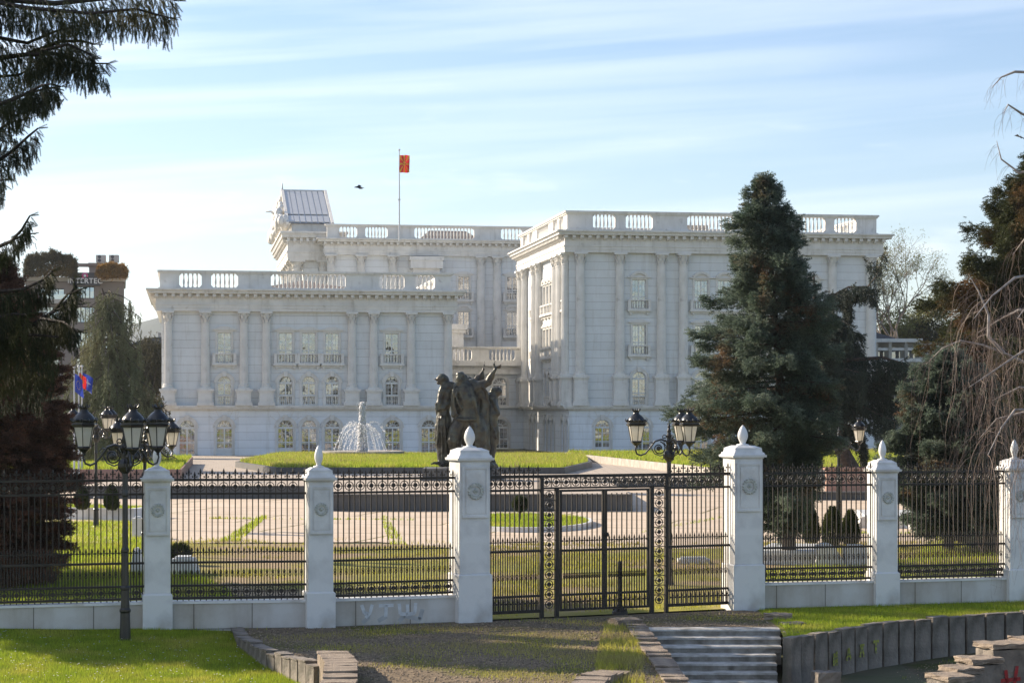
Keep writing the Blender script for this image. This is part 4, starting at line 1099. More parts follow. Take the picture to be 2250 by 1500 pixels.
def dwarf(A, B, w0, w1, label):
    A, B = Vector((*A, 0)), Vector((*B, 0)); d = (B-A); L = d.length; rz = math.atan2(d.y, d.x)
    root = empty('dwarf_wall', A, rz, label, 'low wall', 'marble dwarf walls under the fence')
    b = MB(); b.box(w0, L-w1, -.14, .16, -.3, .46); b.build('wall_body', M_dwarf, root)
    c = MB(); c.box(w0, L-w1, -.165, .19, .463, .505); c.build('coping', M_marble, root)
    return root
fl = ['iron fence panel at the far left in shade', 'iron fence panel right of the lamp, half in shade', 'iron fence panel left of the gate above the graffiti', None, 'iron fence panel right of the gate, before the spruce trunk', 'iron fence panel with bright green grass behind it']
wlb = ['low marble wall in shade under the far left fence panel', 'low marble wall with rusty stains right of the lamp', 'low marble wall with faded white graffiti', None, 'low marble wall right of the gate pillar', 'low marble wall above the right-hand bank']
for i in (0, 1, 2, 4, 5, 6):
    a, b_ = fence_pts[i], fence_pts[i+1]
    wa = .30 if i in (3, 4) else .23; wb = .30 if i+1 in (3, 4) else .23
    fence_panel(a, b_, wa, wb, fl[i] if i < 6 else 'iron fence panel beyond the last post, hung with birch twigs')
    root = dwarf(a, b_, wa, wb, wlb[i] if i < 6 else 'low marble wall beyond the last post at the right edge')
    if i == 2:
        M_gra = mat('faded_white_paint', (.66, .67, .68), (.50, .51, .52), 8, .9)
        M_gra2 = mat('faded_grey_paint', (.36, .36, .36), (.45, .45, .44), 8, .9)
        L1 = [[[(0,.26),(.05,.12),(.12,.10)],[(.20,.26),(.16,.12),(.08,.03)]], [[(0,.24),(.26,.24)],[(.13,.24),(.12,.04)]], [[(0,.26),(.02,.08),(.15,.06),(.30,.08),(.32,.26)],[(.16,.24),(.16,.07)]]]
        for x, ls in zip((.78, 1.12, 1.50), L1):
            strokes('graffiti', M_gra, Matrix.Translation((x, -.143, .12)), ls, .032, root)
        strokes('graffiti', M_gra2, Matrix.Translation((.80, -.1415, .06)), [[(0,.0),(.12,.1),(.02,.2)],[(.3,.02),(.45,.1)],[(.7,.0),(.8,.1),(1.1,.02),(1.15,.2)]], .04, root)
# gate
A, B = Vector((*fence_pts[3], 0)), Vector((*fence_pts[4], 0)); d = B-A; L = d.length; rz = math.atan2(d.y, d.x)
ux, uy = math.cos(rz), math.sin(rz)
gate = empty('iron_gate', A, rz, 'wide black iron gate with two leaves and side screens between the tall pillars', 'gate')
def gx_(px):      # photo x on the gate line -> distance from A
    t = (px-CX)/F
    return (t*A.y-A.x)/(ux-t*uy)
g1, g1b, g2, g2b, gm, g3, g3b, g4 = [gx_(p) for p in (1190, 1197, 1216, 1223, 1328, 1432, 1441, 1464)]
GB = .13
def add_(nm, f, M=None):
    b = MB(); f(b); return b.build(nm, M_iron, gate, M=M)
for x in (g1, g4): add_('gate_post', lambda b: b.box(x-.035, x+.035, -.035, .035, -.05, 2.70))
for x in (g2b, g3): add_('gate_post', lambda b: b.box(x-.036, x+.036, -.036, .036, -.05, 2.48))
def rail(x0, x1, z, h=.022): add_('rail', lambda b: b.box(x0, x1, -.024, .024, z-h, z+h))
rail(.30, L-.30, 2.70, .030); rail(.30, g1-.035, 2.44); rail(g4+.035, L-.3, 2.44); rail(g1+.035, g4-.035, 2.475, .018)
rail(.30, g1-.035, 1.28); rail(g4+.035, L-.3, 1.28); rail(.30, g1-.035, .42); rail(g4+.035, L-.3, .42); rail(.30, g1-.035, GB, .03); rail(g4+.035, L-.3, GB, .03)
n = int((g4-g1)/.205)
for i in range(n):
    x = g1+.10+(g4-g1-.2)*i/(n-1); link('ring_ornament', ME_ring, gate, Matrix.Translation((x, 0, 2.585)))
    if i: add_('bar', lambda b: b.box(x-(g4-g1-.2)/(n-1)/2-.008, x-(g4-g1-.2)/(n-1)/2+.008, -.01, .01, 2.495, 2.67))
for a, b2 in ((g1, g2b), (g3, g4)):
    c = (a+b2)/2
    for i in range(12):
        z = .25+i*.19; link('ring_ornament', ME_ring, gate, Matrix.Translation((c, 0, z)))
        add_('bar', lambda b: b.box(a+.03, b2-.03, -.01, .01, z+.087, z+.103))
ME_g1 = picket(GB, 2.84); ME_g1s = picket(GB, 2.78); ME_gs = picket(GB, 1.47, knots=[.78]); ME_gl = picket(GB, 2.36, spear=False, knots=[.78]); ME_gb = picket(GB, .30)
def side(x0, x1):
    n = int((x1-x0)/.104)
    for i in range(n+1):
        x = x0+.04+(x1-x0-.08)*i/n
        link('picket', ME_g1 if i % 2 else ME_g1s, gate, Matrix.Translation((x, 0, 0)))
        if i < n: link('short_picket', ME_gs, gate, Matrix.Translation((x+(x1-x0-.08)/n/2, 0, 0))); link('dog_bar', ME_gb, gate, Matrix.Translation((x+(x1-x0-.08)/n/2, -.03, 0)))
    for i in range(n//2):
        link('ring_ornament', ME_ring, gate, Matrix.Translation((x0+.04+(x1-x0-.08)*(2*i+1)/n, 0, 2.57)))
side(.30, g1-.035); side(g4+.035, L-.30)
add_('gate_leaf', lambda b: [b.box(g2b+.06, gm-.006, -.02, .02, z-.022, z+.022) for z in (2.42, 1.27, .42, GB)] + [b.box(x-.022, x+.022, -.022, .022, GB, 2.44) for x in (g2b+.085, gm-.03)])
add_('gate_leaf', lambda b: [b.box(gm+.006, g3-.06, -.02, .02, z-.022, z+.022) for z in (2.42, 1.27, .42, GB)] + [b.box(x-.022, x+.022, -.022, .022, GB, 2.44) for x in (g3-.085, gm+.03)])
for a, b2 in ((g2b+.11, gm-.05), (gm+.05, g3-.11)):
    n = int((b2-a)/.104)
    for i in range(1, n):
        x = a+(b2-a)*i/n; link('picket', ME_gl, gate, Matrix.Translation((x, 0, 0)))
    for i in range(n):
        x = a+(b2-a)*(i+.5)/n; link('short_picket', ME_gs, gate, Matrix.Translation((x, 0, 0))); link('dog_bar', ME_gb, gate, Matrix.Translation((x, -.03, 0)))
add_('latch', lambda b: (b.box(gm-.07, gm+.07, -.05, -.02, 1.52, 1.60), b.tube([(gm-.02, -.05, 1.56), (gm-.02, -.09, 1.56), (gm+.06, -.09, 1.56)], .012, 5)))
# black bollard pipe in front of the gate
p = G(1362, 1342, 0.05)
o = empty('bollard', (p.x, p.y, .05), 0, 'thin black iron pipe post standing in front of the gate', 'bollard')
b = MB(); b.lathe(0, 0, [(.042, .1), (.042, .94), (.032, .975), (.01, .98)], 12); b.build('pipe', M_iron, o)
b = MB(); b.lathe(0, 0, [(.16, -.06), (.15, 0), (.10, .04), (.06, .10), (.045, .14)], 12)
for k in range(4): b.lathe(.12*math.cos(k*1.57), .12*math.sin(k*1.57), [(.02, 0), (.02, .05)], 6)
b.build('base', M_iron, o)

# ------------------------------------------------------------ street lamps
def lantern_meshes():
    bo = MB(); ph = math.pi/6
    bo.lathe(0, 0, [(.03, -.10), (.10, -.03), (.125, -.02), (.13, 0), (.12, .02)], 6, ph)
    for k in range(6):
        a = ph+k*math.pi/3; c, s = math.cos(a), math.sin(a)
        bo.tube([(c*.118, s*.118, 0), (c*.188, s*.188, .36)], .009, 4)
    bo.lathe(0, 0, [(.19, .355), (.225, .37), (.235, .40), (.215, .415), (.215, .44), (.228, .46), (.20, .475)], 6, ph)
    for k in range(6):
        a = k*math.pi/3; c, s = math.cos(a), math.sin(a); bo.sphere((c*.215, s*.215, .475), .026, 5, 4, (1, 1, 1.5))
        a += ph; c, s = math.cos(a), math.sin(a); bo.tube([(c*.215, s*.215, .45), (c*.255, s*.255, .49), (c*.245, s*.245, .53)], [.02, .014, .006], 4)
    dm = MB(); dm.lathe(0, 0, [(.205, .465), (.195, .50), (.165, .55), (.12, .595), (.08, .625), (.068, .645), (.068, .665)], 12)
    cr = MB(); cr.lathe(0, 0, [(.068, .66), (.072, .685), (.085, .705), (.075, .715)], 10)
    for k in range(6):
        a = k*math.pi/3; c, s = math.cos(a), math.sin(a)
        cr.tube([(c*.078, s*.078, .70), (c*.098, s*.098, .735), (c*.102, s*.102, .765)], [.022, .014, .005], 4)
    gl = MB(); gl.lathe(0, 0, [(.110, .012), (.180, .356)], 6, ph)
    return bo.mesh('lantern', M_lampiron), dm.mesh('dome', M_lampiron, True), cr.mesh('crown', M_lampiron), gl.mesh('glass', M_lampglass)
LANT = lantern_meshes()
def spiral(c, r0, turns, a0, n=16, shrink=.25):
    return [(c[0]+r0*(1-(1-shrink)*i/n)*math.cos(a0+turns*2*math.pi*i/n), 0, c[1]+r0*(1-(1-shrink)*i/n)*math.sin(a0+turns*2*math.pi*i/n)) for i in range(n+1)]
def arm_mesh():
    b = MB()      # reaches from the pole (x=0) out to x=1 (scaled), z relative to arm root
    b.tube([(.06,0,.26), (.18,0,.30), (.32,0,.26), (.44,0,.10), (.54,0,-.02), (.64,0,-.06), (.73,0,-.03), (.77,0,.07), (.75,0,.16)], [.022,.024,.022,.02,.02,.02,.02,.018,.016], 6)
    b.tube(spiral((.23, .10), .155, 1.3, R(100), 22, .35), .015, 5)
    b.lathe(0, 0, [(.001, -.001), (.001, .001)], 3)
    b.T = Matrix.Translation((.24, 0, .10)) @ Matrix.Rotation(R(90), 4, 'X'); b.lathe(0, 0, [(.02, -.03), (.055, -.012), (.055, .012), (.02, .03)], 10); b.T = Matrix.Identity(4)
    b.tube(spiral((.10, .36), .055, 1.1, R(-60), 12, .4), .012, 5)
    b.tube([(.08,0,-.02), (.2,0,-.07), (.33,0,-.02), (.40,0,.10)], .013, 5)
    b.tube([(.12,0,-.04), (.12,0,-.12), (.16,0,-.16), (.19,0,-.13)], [.015,.014,.012,.008], 5)
    b.tube([(.35,0,.22), (.42,0,.24), (.47,0,.19), (.44,0,.15)], [.016,.014,.012,.01], 5)
    for k in range(4):
        a = k*math.pi/2+.78; c, s = math.cos(a), math.sin(a)
        b.tube([(.75,0,.14), (.75+c*.06, s*.06, .20), (.75+c*.085, s*.085, .27)], .010, 4)
    b.sphere((.75, 0, .13), .03, 6, 5)
    return b.mesh('arm', M_lampiron)
ARM = arm_mesh()
def lamp_post(px, D, zbase, angs_, ht, label, k=1.0, tip=True):
    o = empty('street_lamp', (WX(px, D), D, zbase), 0, label, 'street lamp', 'black three-armed street lamps')
    h = ht-zbase         # height of arm ball
    b = MB(); b.lathe(0, 0, [(.115, -.3), (.115, .02), (.10, .05), (.09, .35), (.085, .55), (.10, .58), (.10, .61), (.078, .64), (.072, .95), (.09, .97), (.09, 1.0), (.066, 1.03), (.058, 1.6), (.068, 1.62), (.068, 1.66), (.053, 1.7), (.048, h-.55), (.06, h-.52), (.06, h-.48), (.05, h-.42), (.05, h-.1)], 14)
    b.build('pole', M_lampiron, o, smooth=False)
    b = MB(); b.lathe(0, 0, [(.06, h-.14), (.10, h-.10), (.128, h-.03), (.13, h+.03), (.11, h+.08), (.07, h+.12), (.075, h+.2), (.055, h+.25), (.07, h+.3), (.05, h+.38), (.06, h+.45), (.04, h+.52), (.05, h+.56), (.025, h+.62), (.035, h+.66), (.015, h+.72), (.004, h+.82)], 12)
    for q in range(6):
        a = q*math.pi/3; b.tube([(.07*math.cos(a), .07*math.sin(a), h+.22), (.12*math.cos(a), .12*math.sin(a), h+.30), (.08*math.cos(a), .08*math.sin(a), h+.36)], .014, 4)
    b.build('finial', M_lampiron, o)
    for a in angs_:
        M = Matrix.Rotation(R(a), 4, 'Z') @ Matrix.Translation((0, 0, h+.06))
        ao = link('arm', ARM, o, M)
        ln = link('lantern', LANT[0], o, M @ Matrix.Translation((.75, 0, .25)) @ Matrix.Rotation(R(-a*0+11), 4, 'Z'))
        for nm, me in zip(('dome', 'crown', 'glass'), LANT[1:]): link(nm, me, ln)
    return o
lamp_post(275, 35.8, -.12, (171, 291, 51), WZ(1022, 35.8), 'nearest black street lamp with three lanterns on the left lawn, before the fence')
lamp_post(318, 56.0, 0, (177, 297, 23), WZ(1004, 56.0), 'black street lamp standing behind the leftmost marble post')
lamp_post(211, 69.0, 0, (190, 310, 60), WZ(962, 69.0), 'smaller black street lamp in the garden left of the nearest lamp')
lamp_post(1470, 46.5, 0, (183, 303, 63), WZ(1000, 46.5), 'black street lamp with pale lanterns behind the right side of the gate')
lamp_post(1843, 66.0, 0, (200, 320, 20), WZ(990, 66.0), 'black street lamp half hidden by the leaning spruce trunk')
# ------------------------------------------------------------ vegetation
def leafmat(name, c1, c2, c3=None, s=1.2, t3=(.5, .68), tr=.22, isl=.35):
    return mat(name, c1, c2, s, .6, 0, island=isl, trans=tr, c3=c3, s3=s*.6, t3=t3, spec=.25)
M_blue = leafmat('blue_spruce_needles', (.165, .205, .155), (.060, .088, .062), (.17, .10, .055), 1.3, (.58, .68), tr=.4, isl=.5)
M_dark = leafmat('dark_spruce_needles', (.030, .046, .032), (.018, .028, .020), (.04, .035, .015), .8, (.6, .75), tr=.12)
M_front = leafmat('near_spruce_needles', (.045, .055, .018), (.016, .022, .010), (.10, .085, .025), 2.0, (.55, .75), tr=.2)
M_brown = leafmat('rusty_conifer_foliage', (.17, .085, .055), (.06, .034, .024), (.28, .13, .08), 2.4, (.52, .66), tr=.25)
M_olive = leafmat('olive_spruce_needles', (.075, .082, .030), (.038, .048, .020), (.17, .09, .035), .9, (.54, .68))
M_cedar = leafmat('weeping_cedar_needles', (.17, .18, .10), (.11, .12, .065), (.21, .19, .09), .5, (.5, .7), tr=.25)
M_cyp = leafmat('small_cypress_foliage', (.050, .070, .018), (.020, .035, .010), (.12, .13, .03), 4, (.5, .7))
M_spring = leafmat('spring_leaves', (.24, .23, .07), (.15, .16, .05), (.26, .20, .10), .2, (.5, .7), tr=.35)
M_hedge = leafmat('rooftop_hedge_leaves', (.09, .075, .03), (.04, .042, .018), (.20, .12, .03), .25, (.5, .62))
M_ochre = leafmat('ochre_grasses', (.36, .20, .05), (.22, .13, .04), None, 1)
M_twig = mat('reddish_birch_twigs', (.25, .17, .13), (.16, .11, .085), 3, .6, 0, island=.3)
M_birch = mat('pale_birch_bark', (.42, .37, .33), (.22, .18, .16), 8, .7, .3, 30)
M_bare = mat('bare_tree_bark', (.30, .25, .21), (.20, .16, .13), 6, .8)

def sprig_tmpl(n=14, spread=.26, width=.055, seed=0, core=.02):
    r_ = np.random.default_rng(seed); v, f = [], []
    for k in range(n):
        x = k/(n-1)*.85; a = k*2.4; L = spread*(1-.35*x)*r_.uniform(.8, 1.2)
        c, s = math.cos(a), math.sin(a); i = len(v)
        v += [(x-width, -s*core, c*core), (x+width, s*core, -c*core), (x+L*.85, c*L, s*L)]; f.append((i, i+1, i+2))
    i = len(v); v += [(0, core*1.5, 0), (0, -core*1.5, 0), (1.05, 0, 0), (0, 0, core*1.5), (0, 0, -core*1.5)]; f += [(i, i+1, i+2), (i+3, i+4, i+2)]
    return np.array(v), np.array(f)
SP = [sprig_tmpl(14, .28, .06, 1), sprig_tmpl(12, .24, .07, 2)]
SPT = sprig_tmpl(9, .30, .10, 3)
SPN = sprig_tmpl(44, .15, .022, 4, .012)

def foliage_mesh(name, P, Dv, size, m, parent, tmpl=None, loc=None):
    P = np.asarray(P, float); Dv = np.asarray(Dv, float); n = len(P)
    tv, tf = tmpl or SP[0]
    V, Fc = inst(tv, tf, P, Dv, np.asarray(size, float).reshape(n, 1))
    return fastmesh(name, V, Fc, m, parent)
def limbs_mesh(name, lines, m, parent):
    b = MB()
    for pts, r0, r1, n in lines:
        k = len(pts); b.tube(pts, [r0+(r1-r0)*i/(k-1) for i in range(k)], n)
    return b.build(name, m, parent)

def conifer(name, label, base, H, prof, mfol, nb=150, spb=70, size=.24, droop=.25, lean=(0, 0), z0=.1, seed=1, jag=.3, group=None, trunk_r=.17, hang=.3, tmpl=None, cat='tree', flat=.5, mtr=None, top_bias=1.0, asym=None, bough=1.0, zj=.035):
    r_ = np.random.default_rng(seed); root = empty(name, base, 0, label, cat, group)
    zs_ = np.array([p[0] for p in prof]); rs_ = np.array([p[1] for p in prof])
    lines = [([Vector((lean[0]*t**1.3, lean[1]*t, H*t)) for t in (0, .15, .35, .6, .8, 1)], trunk_r, .02, 8)]
    P, Dv, S = [], [], []
    for i in range(nb):
        t = z0/H + (1-z0/H)*((i+.5)/nb)**top_bias; t = min(.985, t+r_.normal(0, .008)); z = t*H
        L = np.interp(z, zs_, rs_)*r_.uniform(1-jag, 1+jag*.6); a = i*2.39996+r_.normal(0, .3)
        if asym: L *= asym(z, a)
        if L < .05: continue
        o = np.array([lean[0]*t**1.3, lean[1]*t, z]); d = np.array([math.cos(a), math.sin(a), 0])
        up = .35*(1-t) * -1 + .45*t
        end = lambda q: o + d*L*q + np.array([0, 0, L*(up*q*.5 - droop*q*q*1.0 + droop*.55*q**4)])
        lines.append(([Vector(end(q)) for q in (0, .35, .7, 1)], .028*L/2+.01, .004, 4))
        n = max(6, int(spb*(.35+L)))
        q = r_.beta(1.7, 1.15, n); side = np.array([-d[1], d[0], 0])
        wd = (.34*L*(1.08-q)*bough+.07)*r_.uniform(-1, 1, n)
        base_p = o + d*L*q[:, None] + side*wd[:, None]
        zz = L*(up*q*.5 - droop*q*q + droop*.55*q**4) - abs(wd)*.28 + r_.normal(0, zj, n) - hang*.5*r_.random(n)**2
        base_p[:, 2] = o[2]+zz
        dd = d*(.7) + side*np.sign(wd)[:, None]*r_.uniform(.1, .9, n)[:, None] + r_.normal(0, .22, (n, 3)); dd[:, 2] += r_.uniform(-hang*1.6, .30, n)
        P.append(base_p); Dv.append(dd); S.append(size*r_.uniform(.6, 1.25, n))
    P.append(np.array([[lean[0], lean[1], H-.1]]*5)); Dv.append(np.array([[.3,0,1],[-.3,0,1],[0,.3,1],[0,-.3,1],[0,0,1.]])); S.append(np.array([size]*5))
    limbs_mesh('trunk', lines, mtr or M_bark, root)
    foliage_mesh('crown', np.concatenate(P), np.concatenate(Dv), np.concatenate(S), mfol, root, tmpl)
    return root

# tall blue spruce in front of the right wing
D = 53.0; s = F/D
bx = WX(1735, D)
conifer('blue_spruce', 'tall blue spruce with brown patches, its crown hiding part of the right wing', (bx, D, 0), 10.05,
        [(0, 0), (.9, .25), (1.3, .95), (2.0, 1.65), (3.0, 2.35), (4.2, 2.6), (5.1, 2.55), (5.5, 1.85), (6.4, 1.65), (7.4, 1.35), (8.4, .95), (9.2, .60), (9.8, .26), (10.05, .05)],
        M_blue, 215, 125, .20, .14, lean=(-.65, .2), z0=.9, seed=3, jag=.36, hang=.22, zj=.085, trunk_r=.20, asym=lambda z, a: (1-(.58 if z < 5.3 else .22)*max(0, math.cos(a)))*(1+.20*math.sin(2*a+z*2.3)+.12*math.sin(5*a-z*4.1)), bough=.9)
# leaning spruce beyond it, from traced boughs
def px_poly(pts, D, dz=0): return [WV(p, D+dz*i) for i, p in enumerate(pts)]
def WV(p, D): return Vector(W(p[0], p[1], D))
def traced_tree(name, label, boughs, D, mfol, size, dens, hang, trunk, seed=1, tmpl=None, group=None, width=.25, mtr=None, spread=.5, dy=1.0, droopdir=.9):
    r_ = np.random.default_rng(seed); b0 = WV(trunk[0][0], D); root = empty(name, b0, 0, label, 'tree', group)
    lines = []
    tp = [WV(p, D)-b0 for p, r in trunk]
    b = MB(); b.tube(tp, [r for p, r in trunk], 10)
    P, Dv, S = [], [], []
    for bi, (pts, th, hg) in enumerate(boughs):
        y0 = r_.uniform(-dy, dy)
        q = [WV(p, D + y0*i/max(1, len(pts)-1)) - b0 for i, p in enumerate(pts)]
        b.tube(q, [th*(1-.85*i/(len(q)-1))+.004 for i in range(len(q))], 5)
        A = np.array([list(v) for v in q]); seg = np.linalg.norm(np.diff(A, axis=0), axis=1); cum = np.concatenate([[0], np.cumsum(seg)]); L = cum[-1]
        n = max(3, int(dens*L*(.12 if hg < .105 else 1))); t = r_.uniform(0, L, n)
        C = np.stack([np.interp(t, cum, A[:, k]) for k in range(3)], 1)
        dirn = (A[-1]-A[0]); dirn /= np.linalg.norm(dirn)
        w = width*(.4+.6*(1-t/L))
        C[:, 1] += r_.normal(0, 1, n)*w*1.4; hl = r_.random(n)**1.2*hg
        C[:, 2] += r_.normal(0, .25, n)*w*.5 - hl
        C[:, 0] += r_.normal(0, .2, n)*w
        dd = dirn[None]*r_.uniform(0, spread*2, n)[:, None]*(hl < hg*.35)[:, None] + r_.normal(0, .22, (n, 3)); dd[:, 2] -= droopdir*r_.uniform(.2, 1.2, n)
        P.append(C); Dv.append(dd); S.append(size*r_.uniform(.6, 1.3, n))
        for k in range(3):
            P.append(A[-1:]); Dv.append((dirn+r_.normal(0, .25, 3))[None]); S.append(np.array([size]))
    b.build('trunk', mtr or M_bark, root)
    foliage_mesh('crown', np.concatenate(P), np.concatenate(Dv), np.concatenate(S), mfol, root, tmpl)
    return root
D = 97.0
bo = [([(1800,700),(1830,690),(1850,700)], .06, .9), ([(1800,740),(1850,720),(1895,735)], .06, 1.0), ([(1815,860),(1900,840),(1985,850)], .08, 1.4), ([(1800,800),(1850,810),(1900,820)], .08, 1.4), ([(1800,890),(1760,900),(1720,920)], .08, 1.4),([(1795,695),(1825,652),(1865,630),(1900,630),(1926,642)], .07, .62), ([(1905,632),(1926,606),(1935,578),(1946,548)], .035, .10), ([(1926,606),(1915,585),(1905,575)], .02, .1), ([(1850,640),(1862,665),(1866,690)], .03, .3),
      ([(1805,760),(1850,745),(1885,770),(1900,790)], .08, 1.0), ([(1815,800),(1870,790),(1940,785),(1990,800),(2004,812)], .12, 1.3),
      ([(1820,830),(1880,825),(1940,815),(1985,790)], .1, 1.2), ([(1822,850),(1880,850),(1930,862),(1975,880)], .1, 1.1),
      ([(1825,880),(1870,880),(1920,905),(1965,925)], .1, 1.0), ([(1800,720),(1760,740),(1730,780)], .1, 1.4),
      ([(1790,690),(1810,720),(1850,705),(1870,715)], .08, 1.3), ([(1830,930),(1870,935),(1895,960),(1900,1000)], .08, .8), ([(1830,900),(1790,910),(1750,950)], .1, 1.2), ([(1805,770),(1840,790),(1870,830)], .1, 1.5)]
for k in range(12):
    y = 700+k*22; bo.append(([(1795, y), (1770-random.uniform(0, 40), y+random.uniform(0, 30)), (1730-random.uniform(-20, 30), y+random.uniform(20, 70))] if k % 2 else [(1795, y), (1825, y+5), (1840+random.uniform(0, 40), y+random.uniform(5, 40))], .08, 1.2))
traced_tree('leaning_spruce', 'dark leaning spruce with a bent bare trunk and ragged boughs reaching right', bo, D, M_dark, .34, 215, .8,
            [((1876, 1040), .42), ((1858, 1005), .36), ((1838, 960), .32), ((1828, 900), .28), ((1818, 830), .24), ((1800, 740), .18), ((1790, 650), .10), ((1788, 600), .03)], seed=5, width=.5, dy=2.5)
# blue spruce low at right, olive spruce at the right edge
conifer('blue_spruce', 'lower blue-grey spruce between the leaning spruce and the right edge', (WX(2085, 58), 58, 0), 5.7,
        [(0, 0), (.4, .5), (.9, 1.1), (1.8, 1.55), (3.0, 1.75), (4.2, 1.55), (5.0, 1.0), (5.5, .4), (5.7, .05)], M_blue, 150, 95, .27, .2, z0=.6, seed=8, hang=.35)
conifer('blue_spruce', 'narrow dark blue spruce with a low hanging skirt at the right edge of the bank', (WX(2165, 57), 57, 0), 5.0,
        [(0, 0), (.3, .3), (.7, .5), (1.8, .75), (3.4, .8), (4.6, .45), (5, .05)], M_blue, 70, 80, .25, .3, z0=.35, seed=9, hang=.5)
conifer('olive_spruce', 'big olive brown spruce rising out of the frame at the right edge', (WX(2300, 64), 64, 0), 12.6,
        [(0, 0), (1.5, 2.6), (4, 3.7), (6, 3.9), (7.2, 3.6), (8.5, 2.9), (10, 1.9), (11.5, .9), (12.6, .05)], M_olive, 300, 110, .27, .12, z0=1.2, seed=12, hang=.45, jag=.32, zj=.11)
conifer('spruce', 'spruce outside the frame at right', (WX(2420, 50), 50, 0), 9, [(0, 0), (1, 2.), (4, 2.), (8, .6), (9, .05)], M_olive, 70, 60, .4, .2, seed=13)
# rusty conifer at left and its neighbours
conifer('rusty_conifer', 'dense rusty brown conifer behind the fence at the left edge', (WX(-5, 46), 46, 0), 7.4,
        [(0, 1.2), (.6, 1.55), (2.5, 1.75), (4.2, 1.60), (5.4, 1.25), (6.4, .75), (7.4, .1)], M_brown, 330, 120, .20, -.12, z0=.15, seed=20, jag=.14, hang=.1, tmpl=SP[1])
conifer('spruce', 'shade tree outside the frame at far left', (-17.6, 50.5, 0), 12.0, [(0, 1), (1, 3.4), (5, 3.4), (10, 1.4), (12, .05)], M_dark, 170, 60, .42, .2, seed=21)
conifer('spruce', 'second shade tree outside the frame at left, nearer', (-17.2, 42.4, 0), 11.5, [(0, 1), (1, 2.9), (5, 3.0), (9, 1.7), (11.5, .05)], M_dark, 170, 60, .4, .2, seed=22)
# weeping cedar behind the left lamps
def cedar(base, H, label, seed):
    r_ = np.random.default_rng(seed); root = empty('weeping_cedar', base, 0, label, 'tree')
    lines = [([Vector((0, 0, 0)), Vector((.1, 0, H*.5)), Vector((-.25, 0, H*.9)), Vector((-.6, 0, H))], .3, .04, 8)]; P, Dv, S = [], [], []
    for i in range(100):
        t = (i+.5)/100; z = H*(.12+.87*t); L = (3.6*(1-t)**.55+.7)*r_.uniform(.55, 1.15); a = i*2.4
        d = np.array([math.cos(a), math.sin(a), 0]); o = np.array([-.2*t, 0, z])
        f = lambda q: o + d*L*q + np.array([0, 0, L*(.25*q-.62*q*q)])
        lines.append(([Vector(f(q)) for q in (0, .3, .6, .85, 1)], .06, .012, 4))
        for q in r_.uniform(.2, 1, int(5.5*L)+3):
            p = f(q)+r_.normal(0, .15, 3); hl = r_.uniform(.5, 1.7); k = int(hl/.12)
            zz = np.arange(k)*.12
            P.append(p[None]+np.stack([r_.normal(0, .05, k), r_.normal(0, .05, k), -zz], 1)); dd = r_.normal(0, .25, (k, 3)); dd[:, 2] -= 1; Dv.append(dd); S.append(np.full(k, .27))
    limbs_mesh('trunk', lines, M_bark, root); foliage_mesh('crown', np.concatenate(P), np.concatenate(Dv), np.concatenate(S), M_cedar, root, SPT)
cedar((WX(247, 118), 118, 0), 10.9, 'drooping cedar standing between the grey hotel and the left wing', 4)

# near spruce boughs hanging in from the left
D = 14.5
def nb(pts, hg, th=.03): return (pts, th*.5, hg*.72/F*D)
bo = [nb([(-260,-60),(-40,-5),(120,8),(250,-5),(345,-12),(388,2)], 95, .05), nb([(-200,-30),(60,18),(200,30),(300,20),(372,40)], 75), nb([(-200,60),(-20,80),(60,95),(120,70),(160,60)], 90),
      nb([(-220,150),(-20,130),(60,120),(130,92),(175,90),(208,98)], 105, .04), nb([(60,120),(130,118),(180,140),(238,140)], 75, .02), nb([(90,112),(150,98),(200,120),(205,130)], 80, .02),
      nb([(-200,240),(-10,232),(40,215),(92,188),(110,185)], 80, .03), nb([(-10,232),(60,205),(100,196),(135,190)], 50, .02),
      nb([(-200,380),(-20,365),(30,330),(62,300),(84,282)], 75, .03), nb([(-100,300),(-10,290),(20,270),(45,265)], 90, .02), nb([(-120,430),(-20,400),(8,395)], 60, .02), nb([(-80,190),(-10,170),(40,165),(75,150)], 110, .02),
      nb([(-150,575),(-10,545),(25,530),(48,505),(66,474)], 55, .03), nb([(20,532),(48,518),(72,513)], 35, .015), nb([(-120,640),(0,640),(50,636),(90,618),(116,596)], 75, .03),
      nb([(-120,760),(20,722),(70,715),(110,690),(150,660),(166,628),(162,612)], 75, .04), nb([(110,690),(145,672),(180,668)], 40, .015), nb([(120,680),(150,645),(182,634)], 30, .015), nb([(90,700),(140,708),(172,728)], 60, .02),
      nb([(-120,790),(0,745),(70,735),(130,740)], 110, .03), nb([(-120,820),(10,775),(70,765),(115,790)], 110, .03), nb([(-120,720),(-20,700),(30,690),(60,690)], 80, .03), nb([(-100,870),(0,830),(60,810),(95,830)], 110, .03)]
traced_tree('hanging_spruce', 'near spruce at the upper left with drooping dark boughs against the sky', bo, D, M_front, .078, 640, .8,
            [((-330, 2300), .22), ((-330, 1000), .2), ((-320, 300), .16), ((-310, -300), .10), ((-305, -800), .03)], seed=31, tmpl=SPN, mtr=M_darkbark, width=.06, dy=.5, spread=.35, droopdir=1.2)

